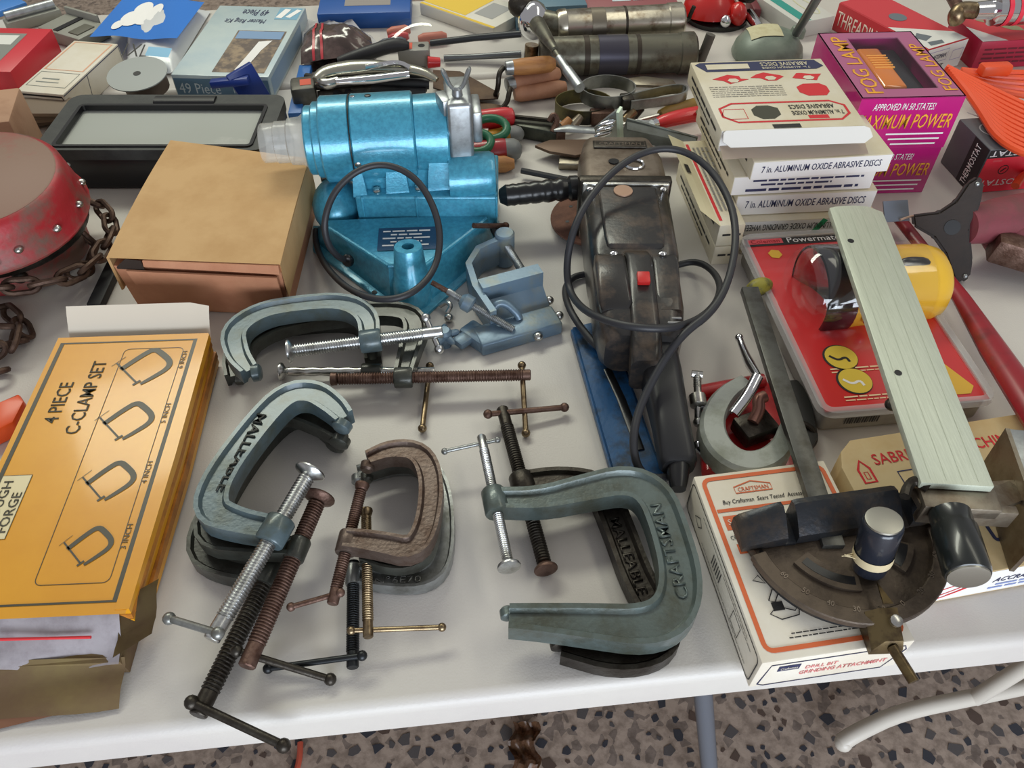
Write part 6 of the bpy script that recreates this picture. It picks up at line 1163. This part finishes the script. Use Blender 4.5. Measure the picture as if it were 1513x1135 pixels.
# red knife, olive handled tool
t = thing('putty_knife', 'knife with bright red plastic handle and hanging hole', 'knife', W(1000, 182)); RK = M('knife_red', (206, 36, 40), .35, coat=.3)
b = B(); q = smooth_path([W(968, 184, .026), W(985, 178, .030), W(1010, 172, .032), W(1032, 168, .032), W(1050, 166, .030)], 2); b.tube(q, [.008, .012, .0135, .014, .014, .010], 14, flat_=.8); part('handle', b, RK, t)
b = B(); b.lathe(W(1033, 166, .043), (0, -.3, 1), [(0, .0055), (.0008, .0055)], 16); part('hanging_hole', b, M('hole_tan', (120, 90, 60), .6), t)
b = B(); b.beam(W(966, 185, .026), W(940, 182, .026), .022, .0015); part('blade', b, SATIN, t)
b = B(); b.lathe(W(970, 184, .026), W(958, 187, .026) - W(970, 184, .026), [(0, .010), (.008, .009)], 14); part('ferrule', b, CHROME, t)
rodthing('chisel', 'wood chisel with olive and orange wooden handle behind red knife', 'chisel', (975, 170, .014), (1036, 154, .014), [(0, .008), (.2, .012), (.9, .013), (1, .008)], M('olive_wood', (150, 122, 56), .5, 0, (190, 104, 44), 8, .5, .6), None, None)
# block plane bars, spoon, leaf trowel, galvanised channel
t = thing('hacksaw_frame', 'dark green-grey steel bar tool with clamp end beside the screwdrivers', 'tool', W(795, 195))
b = B(); b.beam(W(752, 184, .012), W(826, 198, .012), .030, .022, bev=.003); part('bar', b, M('dark_green_steel', (74, 76, 66), .4, .5, (50, 50, 44), 30), t)
b = B(); b.beam(W(756, 172, .03), W(814, 178, .03), .005, .005); part('rod', b, DARKSTEEL, t)
b = B(); b.tube(smooth_path([W(812, 180, .03), W(818, 168, .04), W(824, 178, .032), W(816, 196, .02)], 2), .005, 8); part('clamp_end', b, RUST, t)
b = B(); b.tube([W(818, 192, .024), W(840, 190, .024), W(885, 194, .022), W(930, 200, .02)], [.005, .010, .008, .009], 12, flat_=.4); single('steel_spatula', b, SATIN, 'bright steel spatula pointing at the serrated tool', 'spatula')
b = B(); b.box(W(826, 200, .012), (.016, .02, .024), Matrix.Rotation(.3, 4, 'Z'), .003); single('rust_block', b, RUST, 'small rusty block by the spatula end', 'block')
q = [(W(x, y, .016).x, W(x, y, .016).y) for x, y in ((790, 217), (812, 209), (870, 208), (880, 226), (850, 232), (812, 226))]; b = B(); b.prism(q, TZ + .014, TZ + .019, .001); single('leaf_blade', b, M('brown_blade', (104, 82, 66), .5, .4), 'brown leaf-shaped blade pointing left behind the sander handle', 'blade')
b, _ = at_box(850, 242, .006, .05, .02, .012, -5, .002); single('steel_clip', b, GALV, 'small grey steel clip beside the sander head', 'clip')
t = thing('galvanised_channel', 'dull galvanised channel strip behind the sander head', 'channel', W(975, 205)); 
b = B(); b.beam(W(922, 188, .04), W(1026, 216, .02), .004, .032, bev=.0006); part('web', b, M('zinc_dull', (124, 128, 124), .42, .7, (104, 106, 100), 24), t)
b = B(); b.beam(W(926, 186, .052), W(1028, 208, .034), .022, .002); part('flange', b, M('zinc_dull'), t)
t = thing('serrated_bracket', 'upright galvanised bracket with stamped teeth rising behind sander nameplate', 'bracket', W(900, 200))
pq = [W(882, 205, .06), W(878, 190, .075), W(900, 172, .105), W(914, 162, .115), W(916, 205, .06)]
b = B(); b.loft([pq, [p + Vector((.0, .003, .001)) for p in pq]]); br = part('plate', b, M('zinc_bright', (156, 160, 156), .3, .85), t)
b = B(); b.beam(W(915, 162, .115), W(917, 206, .06), .004, .012); part('edge_rib', b, M('pale_edge', (190, 206, 186), .35, .3), t)
for k in range(3):
    b = B(); b.ball(W(897 - 3 * k, 182 + 8 * k, .095 - .012 * k), .009, (1.5, .5, .45), Matrix.Rotation(-.3, 4, 'Y')); part('tooth', b, CHROME, br)
for k, (x, y, m, lab) in enumerate(((836, 184, WOOD, 'short wooden peg leaning by the olive strap wrench'), (852, 180, GALV, 'small steel spike by the olive strap wrench'), (930, 172, BRASSY, 'pair-end brass fitting behind serrated bracket'), (940, 166, DARKSTEEL, 'dark steel fitting behind serrated bracket'))):
    b = B(); b.tube([W(x - 6, y + 6, .012), W(x + 6, y - 8, .022)], [.009, .006] if k < 2 else [.009, .009], 10); single(['wooden_peg', 'steel_spike', 'brass_fitting', 'pipe_fitting'][k], b, m, lab, ['peg', 'spike', 'fitting', 'fitting'][k])
# locking pliers, black tools, hammer head
t = thing('locking_pliers', 'chrome locking pliers lying on a heap of black-handled tools', 'pliers', W(550, 118))
b = B(); q = [W(466, 118, .052), W(480, 106, .055), W(520, 100, .056), W(560, 98, .056), W(620, 104, .05), W(646, 118, .042)]; b.tube(smooth_path(q, 2), [.006, .013, .016, .013, .010, .005], 14, flat_=.7); part('upper_handle', b, M('nickel', (186, 184, 170), .25, .95), t)
b = B(); b.tube([W(497, 121, .050), W(550, 117, .052), W(604, 110, .052)], [.007, .009, .008], 12, flat_=.8); part('lower_handle', b, CHROME, t)
b = B(); b.tube(smooth_path([W(466, 114, .048), W(480, 126, .046), W(500, 120, .048)], 2), [.004, .009, .008], 10); part('jaw', b, STEEL, t)
b = B(); b.tube(smooth_path([W(540, 100, .066), W(565, 95, .068), W(590, 92, .066), W(606, 100, .06)], 2), .0045, 8); part('release_lever', b, CHROME, t)
for k, (a, c, r, lab) in enumerate((((465, 128, .03), (635, 112, .03), .009, 'black-handled pliers directly under the chrome locking pliers'), ((470, 140, .018), (630, 127, .02), .010, 'black rubber-gripped pliers under the locking pliers, grip ending by the wing nut'), ((452, 112, .02), (520, 142, .02), .008, 'dark pliers with crossing handles touching the teal motor'))):
    A, D = W(*a), W(*c); t = thing('pliers', lab, 'pliers', Vector(((A.x + D.x) / 2, (A.y + D.y) / 2, TZ)), 'black-handled pliers in the heap'); m_ = A.lerp(D, .5)
    b = B(); b.tube([A, A.lerp(D, .2), m_], [r * .6, r * 1.2, r * .9], 10); part('jaw', b, DARKSTEEL, t)
    b = B(); b.tube(smooth_path([m_, m_.lerp(D, .4) + Vector((0, .012, 0)), D], 2), r, 10); part('grip', b, BLACKR, t)
    b = B(); b.tube(smooth_path([m_, m_.lerp(D, .4) - Vector((0, .014, 0)), D - Vector((0, .02, .004))], 2), r, 10); part('grip', b, BLACKR, t)
b, Fq = at_box(450, 138, .02, .04, .045, .04, 12, .006); t = thing('hammer_head', 'blocky dark grey hammer head with orange-red mark beside the clear spout', 'hammer', Fq @ Vector((0, 0, 0))); part('head', b, M('hammer_grey', (84, 82, 76), .45, .5, (110, 108, 100), 20), t)
b = B(Fq); b.rect(-.004, -.012, .014, .008, .0405); part('red_mark', b, M('orange_red_mark', (214, 86, 60), .5), t, smooth=0)
b = B(); b.beam(W(452, 100, .008), W(436, 172, .008), .022, .012, bev=.002); single('blue_bar', b, M('bright_blue_bar', (44, 104, 176), .4), 'bright blue bar running under the hammer head', 'bar')
# dark striped pouch with clear film
t = thing('tool_pouch', 'dark brown plastic tool pouch with two red stripes', 'pouch', W(495, 70)); cc = [W(444, 92, .02), W(556, 84, .02), W(545, 52, .02), W(456, 42, .02)]
def pch(u, v, k=0): p = (cc[0] * (1 - u) + cc[1] * u) * (1 - v) + (cc[3] * (1 - u) + cc[2] * u) * v; return (p.x, p.y, TZ + .008 + .045 * (math.sin(math.pi * (.1 + .8 * u)) * math.sin(math.pi * (.05 + .9 * v))) ** .6 + .006 * math.sin(11 * u + 7 * v) * math.sin(9 * v) + k)
b = B(); b.grid(16, 12, pch); b.grid(16, 12, lambda u, v: (pch(u, v)[0], pch(u, v)[1], TZ + .003)); part('pouch', b, M('pouch_film', (70, 56, 52), .18, 0, (104, 84, 80), 30, .45, .65, coat=.5), t)
for u0 in (.16, .27): b = B(); b.grid(2, 12, lambda u, v: pch(u0 + .035 * u, v, .0015)); part('red_stripe', b, M('stripe_red', (190, 60, 70), .3), t)
b = B(); cq = [W(446, 60, .02), W(565, 66, .02), W(520, 28, .02), W(448, 24, .02)]; b.grid(10, 6, lambda u, v: ((lambda p: (p.x, p.y, TZ + .012 + .008 * math.sin(6 * u + 5 * v) ** 2))((cq[0] * (1 - u) + cq[1] * u) * (1 - v) + (cq[3] * (1 - u) + cq[2] * u) * v))); single('clear_film_bag', b, M('film', (206, 206, 210), .1, 0, (170, 168, 170), 20, alpha=.75), 'crinkled clear film bag behind the dark pouch', 'bag')
# reddish bagged tools
t = thing('bagged_tools', 'clear bag with red and orange handled tools inside, in front of blue packet', 'bag', W(590, 52))
for k, (a, c, r, m) in enumerate((((572, 49, .02), (606, 44, .022), .010, M('salmon', (196, 112, 90), .5)), ((574, 57, .015), (604, 53, .02), .009, RH), ((618, 58, .012), (660, 54, .012), .010, M('salmon')), ((560, 66, .012), (600, 60, .014), .009, M('handle_slate', (70, 78, 90), .4)))):
    b = B(); A, D = W(*a), W(*c); b.lathe(A, D - A, [(0, r * .6), (.01, r), ((D - A).length - .008, r), ((D - A).length, r * .6)], 14); part('tool_handle', b, m, t)
b = B(); cq2 = [W(562, 72, .01), W(690, 66, .01), W(670, 34, .01), W(562, 36, .01)]; b.grid(12, 8, lambda u, v: ((lambda p: (p.x, p.y, TZ + .030 * math.sin(math.pi * (.08 + .84 * u)) * math.sin(math.pi * (.08 + .84 * v)) + .010))((cq2[0] * (1 - u) + cq2[1] * u) * (1 - v) + (cq2[3] * (1 - u) + cq2[2] * u) * v))); part('clear_bag', b, CLEAR, t)
t = thing('caulking_head', 'grey square tool head with red patch, dark hole and red tip', 'tool', W(610, 82))
b, Fq = at_box(612, 80, .022, .055, .035, .03, 4, .003); part('head', b, M('tool_grey', (142, 140, 132), .45), t)
b = B(Fq); b.rect(-.018, -.012, -.002, .012, .0375); part('red_patch', b, M('orange_red_mark'), t, smooth=0)
b = B(Fq); b.lathe((.014, .0, .037), (0, 0, 1), [(0, .006), (.0006, .006)], 14); part('hole', b, BLACKP, t)
b = B(); b.tube([W(632, 92, .02), W(650, 92, .018)], [.010, .008], 12); part('red_tip', b, RK, t)
b = B(); b.tube(smooth_path([W(500, 92, .03), W(540, 80, .04), W(580, 66, .045), W(604, 68, .04)], 2), [.008, .012, .012, .007], 10); single('black_grip', b, BLACKR, 'curved black rubber grip lying across the dark pouch', 'grip') if False else part('black_grip', b, BLACKR, t)
# packets and boxes at the far edge
F, wd, d = rect3((468, 21), (606, 17), (480, -14), .03); d = abs(d)
t, f = carton('blue_packet', 'deep blue flat packet with grey window at the far table edge', 'packet', F, wd, d, 0, .03, M('royal_blue', (24, 84, 160), .4))
b = B(f['top']); b.rect(wd * .28, d * .30, wd * .78, d * .98); part('window', b, M('window_grey', (150, 144, 140), .4), t, smooth=0)
A, D = W(620, 6, .02), W(728, 44, .02)
F = flat((A.x, A.y, TZ), math.atan2(D.y - A.y, D.x - A.x)); L = (D - A).length
t, f = carton('yellow_card_pack', 'white and yellow hang card pack leaning toward the grease guns', 'pack', F, L, .11, 0, .022, M('card_white2', (216, 212, 200), .4))
b = B(f['top']); b.rect(.0, .012, L * .58, .108); pnl = part('yellow_panel', b, M('card_yellow', (232, 196, 70), .4), t, smooth=0)
b = B(f['top']); b.rect(L * .62, .03, L * .86, .09); part('grey_text_panel', b, M('card_grey', (160, 160, 158), .5), t, smooth=0)
b = B(f['top']); b.rect(0, .001, L, .008); part('yellow_edge', b, M('card_yellow'), t, smooth=0)
F, wd, d = rect3((764, 12), (868, 7), (766, -24), .05); d = abs(d)
t, f = carton('slate_box', 'slate blue box behind the chrome grease gun head', 'box', F, wd, d, 0, .05, M('slate_blue_board', (92, 124, 142), .45))
b = B(f['front']); b.rect(.0, .0, wd, .014); part('dark_band', b, M('slate_dark', (52, 92, 116), .5), t, smooth=0)
F, wd, d = rect3((872, 20), (1008, 12), (880, -30), .04); d = abs(d)
t, f = carton('maroon_box', 'faded maroon box behind the upper grease gun barrel', 'box', F, wd, d, 0, .04, M('maroon_card', (148, 84, 88), .5))
lines(f['top'], [(wd * .3, wd * .8, d * .3, .006)], M('pale_ink'), t)
b = B(); b.tube(smooth_path([W(1012, 20, .01), W(1030, 12, .012), W(1022, 2, .012), W(1040, -4, .01)], 2), .006, 8); single('rope_end', b, M('tan_rope', (196, 176, 130), .7), 'tan rope end between maroon box and small red tool', 'rope')
b = B(); b.tube(smooth_path([W(770, 252, .012), W(800, 258, .01), W(850, 268, .008), W(880, 262, .006)], 2), .0045, 8); single('black_cable', b, BLACKR, 'black cable running behind the sander side handle', 'cable')
